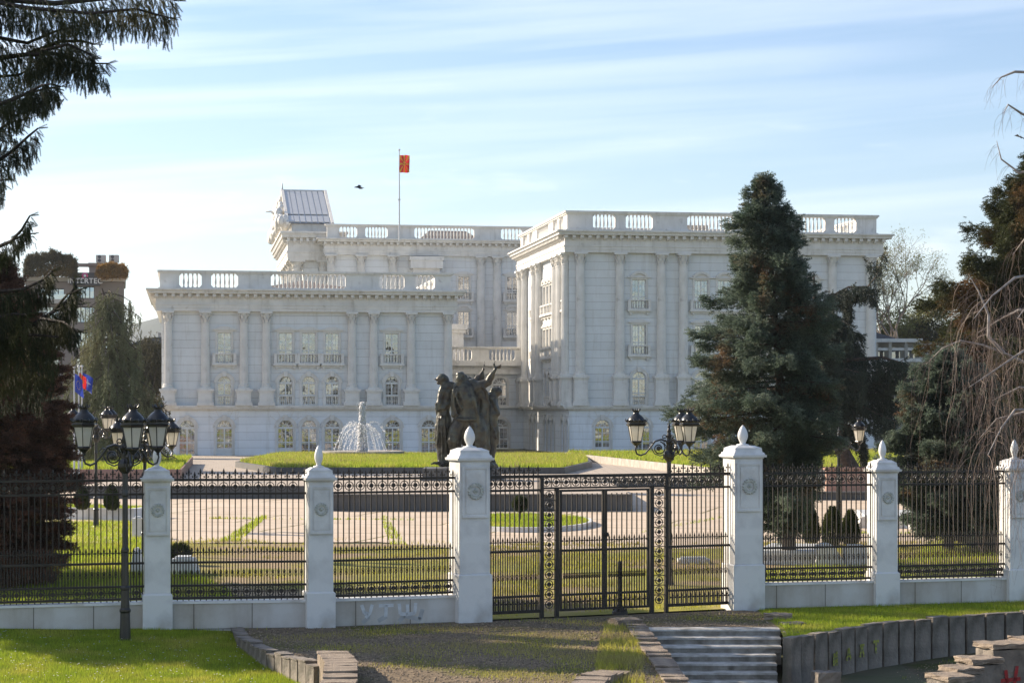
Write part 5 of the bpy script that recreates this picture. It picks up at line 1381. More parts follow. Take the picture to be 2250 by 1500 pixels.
# weeping birch at the right edge
def birch():
    D = 31.0; r_ = np.random.default_rng(40); b0 = WV((2420, 1500), D); root = empty('weeping_birch', b0, 0, 'bare weeping birch with reddish hanging twigs at the right edge', 'tree')
    b = MB(); tr = [((2420,1500),.16),((2405,1100),.14),((2380,800),.12),((2360,500),.09),((2340,250),.06),((2320,80),.03)]
    b.tube([WV(p, D)-b0 for p, r in tr], [r for p, r in tr], 10)
    lm = [[(2395,900),(2330,840),(2260,800),(2205,775),(2160,758),(2110,748),(2070,765),(2035,800)], [(2205,775),(2172,740),(2172,690),(2150,640),(2128,602)],
          [(2385,760),(2300,700),(2240,680),(2200,700),(2150,730)], [(2370,620),(2290,600),(2230,610),(2180,650),(2140,700)], [(2385,1000),(2320,930),(2250,905),(2190,920),(2150,965)],
          [(2360,520),(2300,500),(2255,520),(2225,560)], [(2400,1080),(2330,1010),(2270,990),(2230,1010)], [(2340,330),(2290,270),(2245,250),(2215,230),(2205,250)], [(2335,220),(2280,160),(2230,158),(2200,170),(2178,195)],
          [(2345,400),(2290,370),(2240,380),(2200,350),(2190,310)], [(2380,820),(2310,770),(2250,770),(2190,810),(2130,850)], [(2370,700),(2320,650),(2270,655),(2235,700)], [(2390,880),(2320,860),(2240,850),(2180,880)],[(2380,940),(2300,900),(2230,900),(2200,940),(2170,1000)]]
    hang = []
    for i, l in enumerate(lm):
        y0 = r_.uniform(-1.5, 1.0)
        q = [WV(p, D+y0*k/(len(l)-1))-b0 for k, p in enumerate(l)]
        b.tube(q, [.035*(1-.88*k/(len(q)-1)) for k in range(len(q))], 6)
        hang.append((q, i))
    b.build('trunk', M_birch, root)
    tw = MB()
    def strand(p, L, out, r=.0045, fine=True):
        n = max(5, int(L/.16)); pts = [p.copy()]; d = Vector((out[0], out[1], .25)); q = p.copy()
        for k in range(n):
            d = d*.72 + Vector((r_.normal(0, .10), r_.normal(0, .10), -.32)); d.z = max(d.z, -1.0); q = q + d.normalized()*L/n; pts.append(q.copy())
            if fine and r_.random() < .35: 
                e = q + Vector((r_.normal(0, .07), r_.normal(0, .07), -r_.uniform(.05, .18))); tw.tube([q, e], [r*.6, r*.35], 3)
        tw.tube(pts, [r*(1-.6*k/n) for k in range(n+1)], 3)
    for q, i in hang:
        sparse = i in (7, 8, 9)
        for k in range(len(q)-1):
            for _ in range(4 if sparse else 8):
                t = r_.random(); p = q[k].lerp(q[k+1], t)
                L = r_.uniform(.25, .6) if sparse else r_.uniform(.6, 2.3)
                strand(p, L, (r_.normal(-.25, .5), r_.normal(0, .5)), .0024 if sparse else .0029)
    for _ in range(70):
        px = 2250-abs(r_.normal(0, 75)); py = r_.uniform(600, 1000)
        strand(WV((px, py), D+r_.uniform(-1.5, 1.5))-b0, r_.uniform(1.0, 2.8), (r_.normal(0, .3), 0), .0027)
    tw.build('twigs', M_twig, root)
    tb_ = MB()
    for px in (2244,):
        tb_.tube([WV((px, 1330), 33)-b0, WV((px+5, 1400), 33)-b0, WV((px+3, 1500), 33)-b0], .006, 4)
birch()
# far trees
def bare_tree(base, H, label, seed, mleaf=None, depth=6, k0=.30):
    r_ = random.Random(seed); root = empty('bare_tree', base, 0, label, 'tree'); b = MB(); tips = []
    def br(p, d, L, r, k):
        q = p + d*L; m_ = p.lerp(q, .5)+Vector((r_.gauss(0, 1), r_.gauss(0, 1), 0))*L*.05
        b.tube([p, m_, q], [r, r*.85, r*.68], 4 if k < 4 else 5)
        if k == 0: tips.append(q); return
        for _ in range(3 if k > 2 else 3):
            nd = (d + Vector((r_.gauss(0, .42), r_.gauss(0, .42), r_.gauss(.08, .25)))).normalized()
            br(q, nd, L*r_.uniform(.62, .85), r*.60, k-1)
        tips.append(q)
    br(Vector((0, 0, 0)), Vector((0, 0, 1)), H*k0, .30, depth)
    b.build('trunk', M_bare, root)
    if mleaf:
        T_ = np.array([list(t) for t in tips]); T_ = np.repeat(T_, 9, 0)+rng.normal(0, .35, (len(T_)*9, 3)); foliage_mesh('crown', T_, rng.normal(0, 1, T_.shape), np.full(len(T_), .22), mleaf, root, SPT)
bare_tree((WX(1978, 205), 205, 0), 24, 'tall nearly bare tree rising right of the right wing', 3, M_spring, depth=6, k0=.27)
def round_tree(base, H, rad, label, m, seed, n=9000, leaf=.35, group=None, squash=1.0, clumps=60, cat='tree', trunk=True, name='broadleaf_tree'):
    r_ = np.random.default_rng(seed); root = empty(name, base, 0, label, cat, group)
    if trunk: limbs_mesh('trunk', [([Vector((0,0,0)), Vector((.1,0,H*.3)), Vector((0,.1,H*.75))], rad*.09, .03, 7)] + [([Vector((0,0,H*.3)), Vector((math.cos(a)*rad*.4, math.sin(a)*rad*.4, H*.6)), Vector((math.cos(a)*rad*.7, math.sin(a)*rad*.7, H*.8))], rad*.04, .01, 5) for a in np.arange(0, 6.2, 1.05)], M_bark, root)
    C = r_.normal(0, 1, (clumps, 3)); C /= np.linalg.norm(C, axis=1, keepdims=True); C *= (r_.uniform(.35, 1, (clumps, 1)))
    c0 = np.array([0, 0, H-rad*squash]); C = C*np.array([rad*.82, rad*.82, rad*squash*.85])+c0
    k = r_.integers(0, clumps, n); P = C[k]+r_.normal(0, 1, (n, 3))*rad*.13
    P = P[P[:, 2] > .05]; Dv = r_.normal(0, 1, P.shape)
    foliage_mesh('crown', P, Dv, leaf*r_.uniform(.6, 1.3, len(P)), m, root, SPT); return root
for i, (px, D, top, r_, m, lb) in enumerate([(1955, 215, 655, 4.5, M_spring, 'pale green bushy tree behind the annex roof, leftmost'), (2015, 220, 640, 5, M_spring, 'yellow green tree behind the annex roof, second from the left'), (2075, 215, 650, 4.5, M_olive, 'darker brownish tree behind the annex, beside the big spruce'), (2150, 210, 665, 5, M_olive, 'brown green tree behind the right-hand spruces')]):
    round_tree((WX(px, D), D, 0), WZ(top, D), r_, lb, m, 50+i, 9000, .5, 'trees behind the annex', 1.4)
for i, (px, D, top, r_, m, lb) in enumerate([(330, 215, 735, 3.2, M_hedge, 'dark tree before the small house left of the left wing'), (120, 150, 820, 5, M_cedar, 'dull green tree behind the rusty conifer'), (20, 150, 800, 5, M_cedar, 'green tree far behind the left fence edge'), (300, 160, 845, 2.8, M_hedge, 'dark bush beside the corner of the left wing')]):
    round_tree((WX(px, D), D, 0), WZ(top, D), r_, lb, m, 60+i, 8000, .45, None, 1.1)
# little cypresses and a ball topiary
def cypress(px, pyb, top, wpx, label, seed, zb=0.0, m=M_cyp, group='small cypresses'):
    D = GD(pyb, zb); H = (pyb-top)/F*D; rad = wpx/2/F*D; r_ = np.random.default_rng(seed)
    root = empty('small_cypress', (WX(px, D), D, zb), 0, label, 'shrub', group)
    limbs_mesh('trunk', [([Vector((0,0,0)), Vector((0,0,H*.8))], .03, .01, 5)], M_bark, root)
    n = 2600; t = r_.random(n)**.8; a = r_.uniform(0, 6.283, n); rr = rad*np.sqrt(r_.uniform(.3, 1, n))*np.interp(t, [0, .12, .4, .75, 1], [.55, .95, 1, .68, .08])*(1+.12*np.sin(a*3+t*9))
    P = np.stack([rr*np.cos(a), rr*np.sin(a), t*H], 1); Dv = np.stack([np.cos(a)*.5, np.sin(a)*.5, np.full(n, 1.)], 1)+r_.normal(0, .2, (n, 3))
    foliage_mesh('crown', P, Dv, .11*r_.uniform(.6, 1.3, n), m, root, SPT)
cypress(180, 1120, 1072, 30, 'small cypress in the white-kerbed bed, left one of the pair', 1, .36)
cypress(245, 1121, 1070, 30, 'small cypress in the white-kerbed bed, right one of the pair', 2, .36)
cypress(1783, 1195, 1122, 34, 'small cypress nearest the spruce trunk, first of three', 3, 0)
cypress(1829, 1200, 1118, 44, 'broad small cypress in the middle of the three by the white slabs', 4, 0)
cypress(1869, 1198, 1126, 38, 'small cypress of the three, beside the white fence post', 5, 0)
def ball(px, py, rp, label, pyb, zb, seed):
    D = GD(pyb, zb); rad = rp/F*D; z = WZ(py, D)
    root = empty('ball_topiary', (WX(px, D), D, zb), 0, label, 'shrub'); r_ = np.random.default_rng(seed)
    limbs_mesh('trunk', [([Vector((0,0,0)), Vector((.02,0,z-zb))], .025, .02, 5)], M_bark, root)
    n = 1800; v = r_.normal(0, 1, (n, 3)); v /= np.linalg.norm(v, axis=1, keepdims=True); P = v*rad*r_.uniform(.6, 1.05, (n, 1))+np.array([0, 0, z-zb])
    foliage_mesh('crown', P, v+r_.normal(0, .3, (n, 3)), .10*r_.uniform(.6, 1.2, n), M_cyp, root, SPT)
ball(1143, 1106, 14, 'small ball-shaped topiary tree in the round bed', 1145, .1, 1)
ball(395, 1216, 20, 'round dark green bush in the white marble planter', 1240, 0, 2)
# marble slabs and planters in the garden
def slabs(name, px0, px1, pyb, h, d, label, cat, z0=0.0, slope=0, rz=0, chamfer=0):
    D = GD(pyb, z0); x0, x1 = WX(px0, D), WX(px1, D); w = x1-x0
    o = empty(name, ((x0+x1)/2, D, z0), rz, label, cat)
    b = MB(); b.prism([(-w/2, 0), (w/2, 0), (w/2-chamfer, h), (-w/2+chamfer*.4, h)], 0, d) 
    b.build('slab', M_marble, o)
    c = MB(); c.prism([(-w/2+chamfer*.4+.08, h+.003), (w/2-chamfer-.08, h+.003), (w/2-chamfer-.08, h+.05), (-w/2+chamfer*.4+.08, h+.05)], .08, d-.08); c.build('top', M_frame, o)
    return o
slabs('marble_planter', 286, 316, 1258, .55, .5, 'angular white marble planter block left of the leftmost post', 'planter', chamfer=.16)
slabs('marble_planter', 372, 432, 1262, .38, .7, 'white marble planter holding the round bush', 'planter', chamfer=.12)
slabs('marble_plinth', 290, 312, 1182, .62, .4, 'small white marble plinth beside the leftmost fence post', 'plinth')
slabs('marble_slab', 1655, 1800, 1240, .30, 3.2, 'long low white marble slab behind the spruce trunk', 'slab', rz=-.25)
slabs('marble_slab', 1790, 1860, 1243, .50, .8, 'wedge-shaped white marble block beside the three cypresses', 'slab', chamfer=.3)
slabs('marble_slab', 1858, 1905, 1243, .48, .5, 'square white marble block touching the fence post in view', 'slab')
slabs('marble_slab', 1885, 2060, 1160, .38, 4, 'white marble platform on the green lawn right of the fence post', 'slab', rz=-.1, chamfer=.4)
slabs('marble_slab', 2000, 2075, 1163, .42, .8, 'low white marble block with a slit on the green lawn', 'slab', chamfer=.3)
slabs('marble_bench', 1490, 1560, 1238, .12, .4, 'low white slab in the grass behind the gate pillar', 'bench')

# ------------------------------------------------------------ fountain
D = 150.0; fx = WX(796, D)
fo = empty('fountain', (fx, D, .52), 0, 'round stone fountain basin on the raised lawn with a tall white water jet', 'fountain')
b = MB(); b.lathe(0, 0, [(2.7, -.3), (2.8, .1), (3.05, .2), (3.1, .24), (3.1, .36), (2.95, .38), (2.8, .34), (.01, .30)], 40); b.build('basin', M_kerb, fo)
r_ = np.random.default_rng(2); tvd = np.array([[-1,0,0],[0,.35,0],[0,-.18,.3],[0,-.18,-.3],[1,0,0]], float); tfd = np.array([[0,1,2],[0,2,3],[0,3,1],[4,2,1],[4,3,2],[4,1,3]])
n = 9000; t = r_.random(n)**1.15; H = 3.5; rad = .27*np.sqrt(r_.random(n))*(1.2-t)+.04; a = r_.uniform(0, 6.283, n)
P = np.stack([rad*np.cos(a)+r_.normal(0, .03, n), rad*np.sin(a), .35+t*H], 1); Dv = r_.normal(0, .2, (n, 3)); Dv[:, 2] += 1
V1 = inst(tvd, tfd, P, Dv, r_.uniform(.07, .17, n).reshape(n, 1))
n = 500; t = r_.random(n)**.4; P = np.stack([r_.normal(0, .16, n), r_.normal(0, .16, n), 2.2+t*1.75], 1)
V2 = inst(tvd, tfd, P, r_.normal(0, 1, (n, 3)), r_.uniform(.02, .045, n).reshape(n, 1))
b = MB(); b.tube([(0,0,.3), (.01,0,1.2), (0,0,2.1), (0.02,0,3.2)], [.17, .13, .08, .03], 7); o0 = np.array(b.v); 
V, Fc = merge([V1, V2]); j = fastmesh('jet', V, Fc, M_water, fo)
PP, DD, SS = [], [], []; tb_ = MB()
for k in range(34):
    a = 2*math.pi*k/34+r_.normal(0, .05); v = r_.uniform(.70, 1.08); Rr = 2.15*v; hp = 1.95*v*v
    m_ = 46; q = np.sort(r_.random(m_))*1.0
    x = Rr*q; z = .45+hp*4*q*(1-q)*1.0 + (1-q)*.2
    z = .4 + 2.0*v*(1-((q-.38)/.62)**2)
    PP.append(np.stack([x*math.cos(a), x*math.sin(a), np.maximum(z, .35)], 1)+r_.normal(0, .03, (m_, 3)))
    sl_ = -2*2.0*(q-.38)/.62**2/ 2.15
    DD.append(np.stack([np.full(m_, math.cos(a)), np.full(m_, math.sin(a)), sl_], 1)); SS.append(r_.uniform(.03, .085, m_))
    if k % 3 == 0: tb_.tube([(Rr*q_*math.cos(a), Rr*q_*math.sin(a), max(.33, .4+2.0*v*(1-((q_-.38)/.62)**2))) for q_ in np.linspace(.45, 1, 9)], [.010+.006*i/8 for i in range(9)], 3)
n = 900; P = r_.normal(0, .75, (n, 3)); P[:, 2] = r_.uniform(.35, 1.9, n); PP.append(P); DD.append(r_.normal(0, 1, (n, 3))); SS.append(r_.uniform(.02, .05, n))
PP, DD, SS = map(np.concatenate, (PP, DD, SS)); V, Fc = inst(tvd, tfd, PP, DD, SS.reshape(-1, 1)); sp_ = fastmesh('spray', V, Fc, M_water, fo); tb_.build('streams', M_water, sp_)

# ------------------------------------------------------------ bronze group
D = 100.0; SX = lambda zx: (zx-600)/5.555/45.0; SZ = lambda zy: (1420-zy)/5.555/45.0
mon = empty('bronze_monument', (WX(920+600/5.555, D), D, WZ(770+1420/5.555, D)), 0, 'dark bronze monument of four fighters, one raising an open hand, behind the gate pillar', 'statue')
tex = bpy.data.textures.new('bronze_folds', 'CLOUDS'); tex.noise_scale = .22
def figure(name, chains, balls=(), vox=.045, disp=.06, folds=()):
    b = MB()
    for ch in chains:
        b.tube([(SX(p[0]), p[3] if len(p) > 3 else 0, SZ(p[1])) for p in ch], [p[2]/250 for p in ch], 12)
        for p in ch: b.sphere((SX(p[0]), p[3] if len(p) > 3 else 0, SZ(p[1])), p[2]/250*.985, 12, 8)
    for (x, z, y, r, sc) in balls: b.sphere((SX(x), y, SZ(z)), r/250, 14, 10, sc)
    for ch in folds: b.tube([(SX(p[0]), p[3], SZ(p[1])) for p in ch], [p[2]/250 for p in ch], 6)
    o = b.build(name, M_bronze, mon)
    m = o.modifiers.new('remesh', 'REMESH'); m.mode = 'VOXEL'; m.voxel_size = vox; m.use_smooth_shade = True
    m = o.modifiers.new('smooth', 'SMOOTH'); m.factor = .5; m.iterations = 2
    m = o.modifiers.new('displace', 'DISPLACE'); m.texture = tex; m.strength = disp; m.mid_level = .5; m.texture_coords = 'LOCAL'
    return o
# hooded figure at left, looking down left
figure('hooded_figure', [
    [(262,345,44,-.1),(285,400,34,-.05),(325,440,45),(345,520,78),(325,620,74),(300,720,80),(300,820,84)],
    [(300,800,86),(285,950,84),(275,1100,76),(280,1240,62),(285,1370,55)], [(330,820,70),(350,1000,66),(350,1200,58),(350,1380,42)],
    [(400,440,62),(430,520,52),(430,620,42),(350,665,36,-.2),(290,690,30,-.3)], [(300,470,52,-.15),(262,580,40,-.25),(255,660,34,-.35),(235,720,28,-.35)],
    [(330,430,60),(400,440,66),(420,480,50)]],
    [(290,330,0,62,(1.0,1.0,.80)),(245,352,-.12,26,(1,1,1)),(330,370,.1,56,(.8,1,1.2)),(205,350,-.1,14,(2,1,.7)),(240,395,-.16,22,(1,1,1.2))],
    folds=[[(250,820,14,-.36),(240,1000,16,-.38),(225,1160,14,-.36)],[(285,800,12,-.4),(285,1000,14,-.42),(290,1340,13,-.36)],[(320,820,13,-.4),(330,1050,15,-.36),(345,1350,12,-.28)],[(225,900,26,-.1),(208,1080,22,-.1),(228,1180,16,-.1)],
           [(205,640,12,-.4),(222,700,15,-.4),(225,790,16,-.4)],[(205,700,20,-.4),(250,700,16,-.4),(330,710,13,-.4)],[(270,1375,26,-.15),(200,1368,20,-.3),(150,1380,10,-.4)],[(330,1385,24,-.2),(290,1390,20,-.4),(250,1395,12,-.45)]])
# big bearded figure in front with the raised arm
figure('arm_raising_figure', [
    [(510,330,52,-.35),(520,420,44,-.3),(560,500,130,-.2),(590,600,140,-.2),(600,720,128,-.2),(610,820,130,-.2)],
    [(520,850,96,-.3),(455,970,90,-.4),(425,1100,84,-.45),(450,1200,76,-.3),(500,1330,60,-.2)], [(690,850,110,-.2),(740,1000,108,-.2),(740,1150,96,-.2),(750,1300,78,-.2),(760,1400,60,-.2)],
    [(600,830,110,-.2),(600,960,100,-.2),(590,1100,80,-.2)],
    [(700,450,74,-.1),(775,420,62,-.1),(850,380,50,-.15),(885,315,40,-.2),(918,255,25,-.25),(938,225,19,-.25)],
    [(470,450,62,-.3),(438,540,48,-.35),(430,640,42,-.4),(440,740,36,-.45),(425,790,30,-.5)],
    [(650,420,80,0),(760,520,80,0),(800,640,70,0),(790,800,74,0),(800,1000,70,0),(820,1200,60,0)]],
    [(510,300,-.35,60,(1,1,.72)),(500,345,-.42,50,(1,1,1)),(495,395,-.44,42,(1,.9,1.2)),(560,350,-.2,50,(.9,1,1.2)),(505,1330,-.3,50,(1,1,.7)),(750,1390,-.3,60,(1.2,1.2,.6))],
    folds=[[(445,440,22,-.55),(430,520,20,-.62),(430,620,18,-.6),(455,720,18,-.6),(480,790,14,-.6)],[(480,450,14,-.6),(465,560,13,-.7),(500,660,14,-.75),(530,720,12,-.7)],
           [(640,440,18,-.5),(690,600,20,-.65),(720,760,20,-.65),(740,900,16,-.6)],[(460,830,20,-.65),(560,845,22,-.75),(700,840,20,-.7)],[(600,880,16,-.6),(640,1040,18,-.6),(650,1250,16,-.5)],[(700,900,16,-.6),(700,1100,18,-.62),(690,1300,16,-.5)],
           [(780,440,16,-.35),(830,500,18,-.3),(850,640,18,-.2),(830,800,16,-.2)],[(410,980,18,-.7),(388,1100,22,-.7),(400,1240,18,-.5)],
           # open hand: palm with thumb and four fingers
           [(940,225,15,-.25),(950,200,15,-.25)],[(925,215,8,-.27),(916,185,7,-.29),(908,160,6,-.3)],[(930,200,8,-.25),(930,160,7,-.25),(934,122,5,-.25)],[(950,200,8,-.25),(990,178,7,-.24),(1046,153,5,-.22)],[(955,208,8,-.23),(1000,196,7,-.2),(1042,188,5,-.18)],[(955,214,8,-.2),(985,216,7,-.16),(1015,212,5,-.14)]], vox=.04)
figure('crouching_figure', [
    [(935,490,50,.5),(900,560,70,.5),(880,680,90,.5),(880,800,90,.45),(870,900,84,.4)], [(870,880,80,.45),(880,1020,72,.4),(890,1160,62,.4),(870,1390,50,.3)], [(900,900,70,.5),(930,1010,60,.5),(930,1120,50,.5)],
    [(880,580,60,.4),(930,680,48,.4),(960,770,40,.3),(900,790,30,.2)]],
    [(955,500,.5,58,(1.15,1,1)),(1000,505,.4,22,(1,1,1.2)),(900,480,.45,30,(1,1,1))],
    folds=[[(900,600,20,.2),(950,700,22,.2),(975,780,16,.2)],[(880,900,18,.1),(930,1000,18,.15),(950,1080,14,.2)],[(860,1300,40,.2),(910,1380,44,.1),(930,1400,30,0)]])
figure('rifle_bearer', [
    [(650,390,46,.5),(690,420,60,.5),(720,520,80,.5),(720,700,90,.45),(700,1000,86,.4),(700,1380,60,.4)], [(690,400,40,.5),(740,330,30,.5),(775,260,20,.5),(790,225,14,.5)]],
    [(610,360,.5,44,(1,1,1.1))], folds=[[(770,290,10,.5),(790,210,9,.5),(806,118,7,.5)],[(640,380,16,.5),(700,320,18,.52),(765,275,14,.5)],[(680,390,22,.5),(740,350,22,.5),(790,330,14,.5)],[(790,270,10,.5),(795,330,10,.5),(790,380,12,.5)]])
rk = MB(); rr_ = random.Random(4)
for k in range(16):
    rk.sphere((SX(rr_.uniform(420, 930)), rr_.uniform(-.6, .9), SZ(rr_.uniform(1370, 1430))), rr_.uniform(.16, .34), 7, 5, (1.2, 1, .7))
rk.build('rock_base', M_bronze, mon)
pl = MB(); zb_ = WZ(770+1420/5.555, D); pl.box(SX(60), SX(1010), -1.4, 1.6, .45-zb_, -.04); pl.box(SX(30), SX(1040), -1.6, 1.8, .42-zb_, .60-zb_)
pl.build('plinth', M_darkstone, mon)

# ------------------------------------------------------------ flags, hotel, annex, far things
M_fr = mat('red_flag_cloth', (.62, .03, .03), (.50, .02, .02), 1, .6, trans=.3); M_fy = mat('yellow_flag_cloth', (.75, .48, .03), (.7, .45, .03), 1, .6, trans=.3); M_fb = mat('blue_flag_cloth', (.03, .06, .36), (.02, .04, .26), 1, .6, trans=.3); M_fw = mat('white_flag_cloth', (.75, .77, .8), (.7, .7, .75), 1, .6, trans=.3)
M_pole = mat('painted_steel_pole', (.55, .56, .57), (.45, .46, .47), 2, .4)
def cloth(w, h, f, nx=14, nz=10, drop=0.0):
    V = [(w*i/nx, f(i/nx, j/nz), -h*j/nz - drop*(i/nx)**1.3) for j in range(nz+1) for i in range(nx+1)]
    return V, [(j*(nx+1)+i, j*(nx+1)+i+1, (j+1)*(nx+1)+i+1, (j+1)*(nx+1)+i) for j in range(nz) for i in range(nx)]
Dp = OY + 4 + CV*cA - 8
pz = WZ(493, Dp); ptop = WZ(326, Dp)
fp = empty('flagpole', (WX(875, Dp), Dp+2, pz-1.5), 0, 'tall thin flagpole on the roof of the central block', 'flagpole')
b = MB(); H_ = ptop-pz+1.5; b.tube([(0,0,0), (0,0,H_*.5), (0,0,H_)], [.085, .07, .045], 8); b.sphere((0, 0, H_+.08), .12, 8, 6); b.box(-.14, .14, -.14, .14, H_*.45, H_*.45+.12); b.build('pole', M_pole, fp)
fw, fh = 1.05, 1.8
fn = lambda s, t: .34*math.sin(s*8+t*2.4)*s+.07*math.sin(t*6)
fg = empty('flag', (WX(875, Dp), Dp+2, ptop-.45), 0, 'red flag with a yellow rayed sun flying from the roof flagpole', 'flag')
V, Fc = cloth(fw, fh, fn, drop=-.0); fastmesh('cloth', V, Fc, M_fr, fg)
b = MB()
def fp_(s, t, o): return (fw*s, fn(s, t)+o, -fh*t)
for o in (-.012, .012):
    ring_ = [fp_(.5+.17*math.cos(k*math.pi/8), .5+.13*math.sin(k*math.pi/8), o) for k in range(16)]
    b.add([fp_(.5, .5, o)]+ring_, [(0, 1+k, 1+(k+1) % 16) for k in range(16)])
    for k, (ex, ey) in enumerate([(0,0),(.5,0),(1,0),(1,.5),(1,1),(.5,1),(0,1),(0,.5)]):
        d = Vector((ex-.5, ey-.5)); p = Vector((-d.y, d.x)).normalized()*.085
        steps = [fp_(.5+d.x*q+p.x*q*s_, .5+d.y*q+p.y*q*s_, o) for q in (.3, .5, .7, .85, .98) for s_ in (-1, 1)]
        steps = [(max(0, min(fw, x)), y, max(-fh, min(0, z))) for x, y, z in steps]
        b.add(steps, [(2*i, 2*i+1, 2*i+3, 2*i+2) for i in range(4)])
b.build('sun_emblem', M_fy, fg)
def side_flag(px0, px1, y0, y1, D, m, label, em=None, seed=0):
    x0 = WX(px0, D); w = WX(px1, D)-x0; z0, z1 = WZ(y0, D), WZ(y1, D)
    po = empty('flagpole', (x0, D, 0), 0, label[0], 'flagpole', 'flagpoles at the left'); b = MB(); b.tube([(0,0,0), (0,0,z0+.25)], [.06, .035], 6); b.sphere((0,0,z0+.3), .07, 6, 5); b.build('pole', M_pole, po)
    r0 = empty('flag', (x0, D, z0), 0, label[1], 'flag', 'flags at the left')
    f = lambda s, t: .22*math.sin(s*5+t*2+seed)*s
    h = z0-z1; V, Fc = cloth(w, h*.72, f, drop=h*.28); fastmesh('cloth', V, Fc, m, r0)
    if em is not None:
        b = MB(); g = lambda s, t, o: (w*s, f(s, t)+o, -h*.72*t-h*.28*s**1.3)
        for o in (-.015, .015):
            if em == 'stars':
                for k in range(12):
                    a = k*math.pi/6; c = (.5+.24*math.cos(a), .5+.22*math.sin(a))
                    b.add([g(c[0]-.03, c[1], o), g(c[0], c[1]-.03, o), g(c[0]+.03, c[1], o), g(c[0], c[1]+.03, o)], [(0,1,2,3)])
            elif em == 'star4':
                b.add([g(.5+r*math.cos(a), .5+r*math.sin(a), o) for a, r in [(k*math.pi/4, .30 if k % 2 == 0 else .07) for k in range(8)]], [tuple(range(8))])
            else:
                b.add([g(.5+.2*math.cos(k*.785), .5+.2*math.sin(k*.785), o) for k in range(8)], [tuple(range(8))])
                for ex, ey in ((0,0),(1,0),(1,1),(0,1),(.5,0),(.5,1)):
                    b.add([g(.5, .5, o*1.1), g(min(1, ex+.06), ey, o*1.1), g(max(0, ex-.06), ey, o*1.1)], [(0,1,2)])
        b.build('emblem', M_fy if em != 'star4' else M_fw, r0)
side_flag(163, 183, 820, 875, 100, M_fb, ('leftmost of three thin flagpoles behind the left lamps', 'dark blue flag with a ring of yellow stars, left of the red one'), 'stars', 0)
side_flag(173, 188, 818, 858, 101, M_fr, ('middle one of three thin flagpoles behind the left lamps', 'narrow red and yellow flag between two blue flags'), 'sun', 2)
side_flag(180, 204, 818, 866, 102, M_fb, ('rightmost of three thin flagpoles behind the left lamps', 'blue flag with a white four-pointed star, right of the red one'), 'star4', 4)

M_hot = mat('grey_brown_hotel_cladding', (.24, .20, .18), (.20, .17, .155), .4, .7); M_hotd = mat('dark_sign_panel', (.075, .075, .085), (.06, .06, .07), 1, .5); M_sgn = mat('white_sign_letters', (.8, .8, .82), (.75, .75, .78), 2, .4); M_pk = mat('pink_logo', (.75, .08, .25), (.6, .05, .3), 2, .4); M_hotl = mat('pale_hotel_trim', (.50, .46, .42), (.42, .39, .36), .5, .7)
D = 240.0; hx = lambda p: WX(p, D)-WX(57, D); hz = lambda y: WZ(y, D)
ho = empty('hotel_building', (WX(57, D), D, 0), R(10.8), 'grey modern hotel block with a rooftop hedge and a lettered sign', 'building')
b = MB(); wl_ = hx(269); ops = []
for (a, c, y0, y1) in ((88, 139, 657, 632), (165, 204, 655, 627), (77, 127, 708, 672), (165, 204, 708, 672), (77, 127, 765, 728), (165, 204, 765, 728), (77, 127, 822, 785), (165, 204, 822, 785), (225, 255, 708, 672), (225, 255, 765, 728)):
    ops.append((hx(a), hx(c), hz(y0), hz(y1), False))
wall_face(b, wl_, 0, hz(618), ops, 1.0); b.build('wall', M_hot, ho)
b = MB(); b.box(0, .3, .02, 14, 0, hz(618)); b.box(wl_-.3, wl_, .02, 14, 0, hz(618)); b.box(.3, wl_-.3, 13.7, 14, 0, hz(618)); b.box(.3, wl_-.3, 1.0, 1.2, 0, hz(618)); b.build('side_wall', M_hotl, ho)
b = MB(); b.box(-.3, wl_+.2, -.4, 14, hz(617), hz(608)); b.box(0, hx(152), -.6, -.003, hz(666), hz(657)); b.build('cornice', M_hotl, ho)
for a, c, z0, z1, _ in ops:
    f_ = MB(); f_.box(a, c, .50, .6, z0, z0+.12); f_.box(a, c, .50, .6, z1-.12, z1)
    for k in range(5): x = a+(c-a)*k/4; f_.box(x-.05, x+.05, .48, .6, z0, z1)
    fo_ = f_.build('window', M_hotd, ho); p_ = MB(); p_.add([(a, .58, z0), (c, .58, z0), (c, .58, z1), (a, .58, z1)], [(0,1,2,3)]); p_.build('pane', M_glassb, fo_)
b = MB(); b.box(hx(88), hx(152), -.55, -.5, hz(657), hz(646)); b.build('balcony_glass', M_glassb, ho)
b = MB(); b.box(hx(152), hx(217), -.7, -.05, hz(626), hz(598)); sg = b.build('sign_panel', M_hotd, ho)
tcu = bpy.data.curves.new('sign_lettering', 'FONT'); tcu.body = 'INTERTEC'; tcu.size = .86; tcu.extrude = .03; tcu.offset = .012; tcu.space_character = 1.05; tcu.align_x = 'CENTER'; tcu.materials.append(M_sgn)
tt = bpy.data.objects.new('lettering', tcu); col.objects.link(tt); bpy.context.view_layer.update(); tme = bpy.data.meshes.new_from_object(tt.evaluated_get(bpy.context.evaluated_depsgraph_get())); bpy.data.objects.remove(tt)
to = link('lettering', tme, sg); to.location = (hx(184.5), -.75, hz(621.5)); to.rotation_euler = (R(90), 0, 0)
b = MB(); b.T = Matrix.Translation((hx(184), 0, hz(605))); b.ring(0, 0, .20, .36, -.80, -.72, 14, R(-30), R(250)); b.build('logo', M_pk, sg)
b = MB(); b.T = Matrix.Translation((hx(184), 0, hz(605))); b.ring(0, 0, .01, .16, -.80, -.72, 10); b.build('logo_centre', M_sgn, sg)
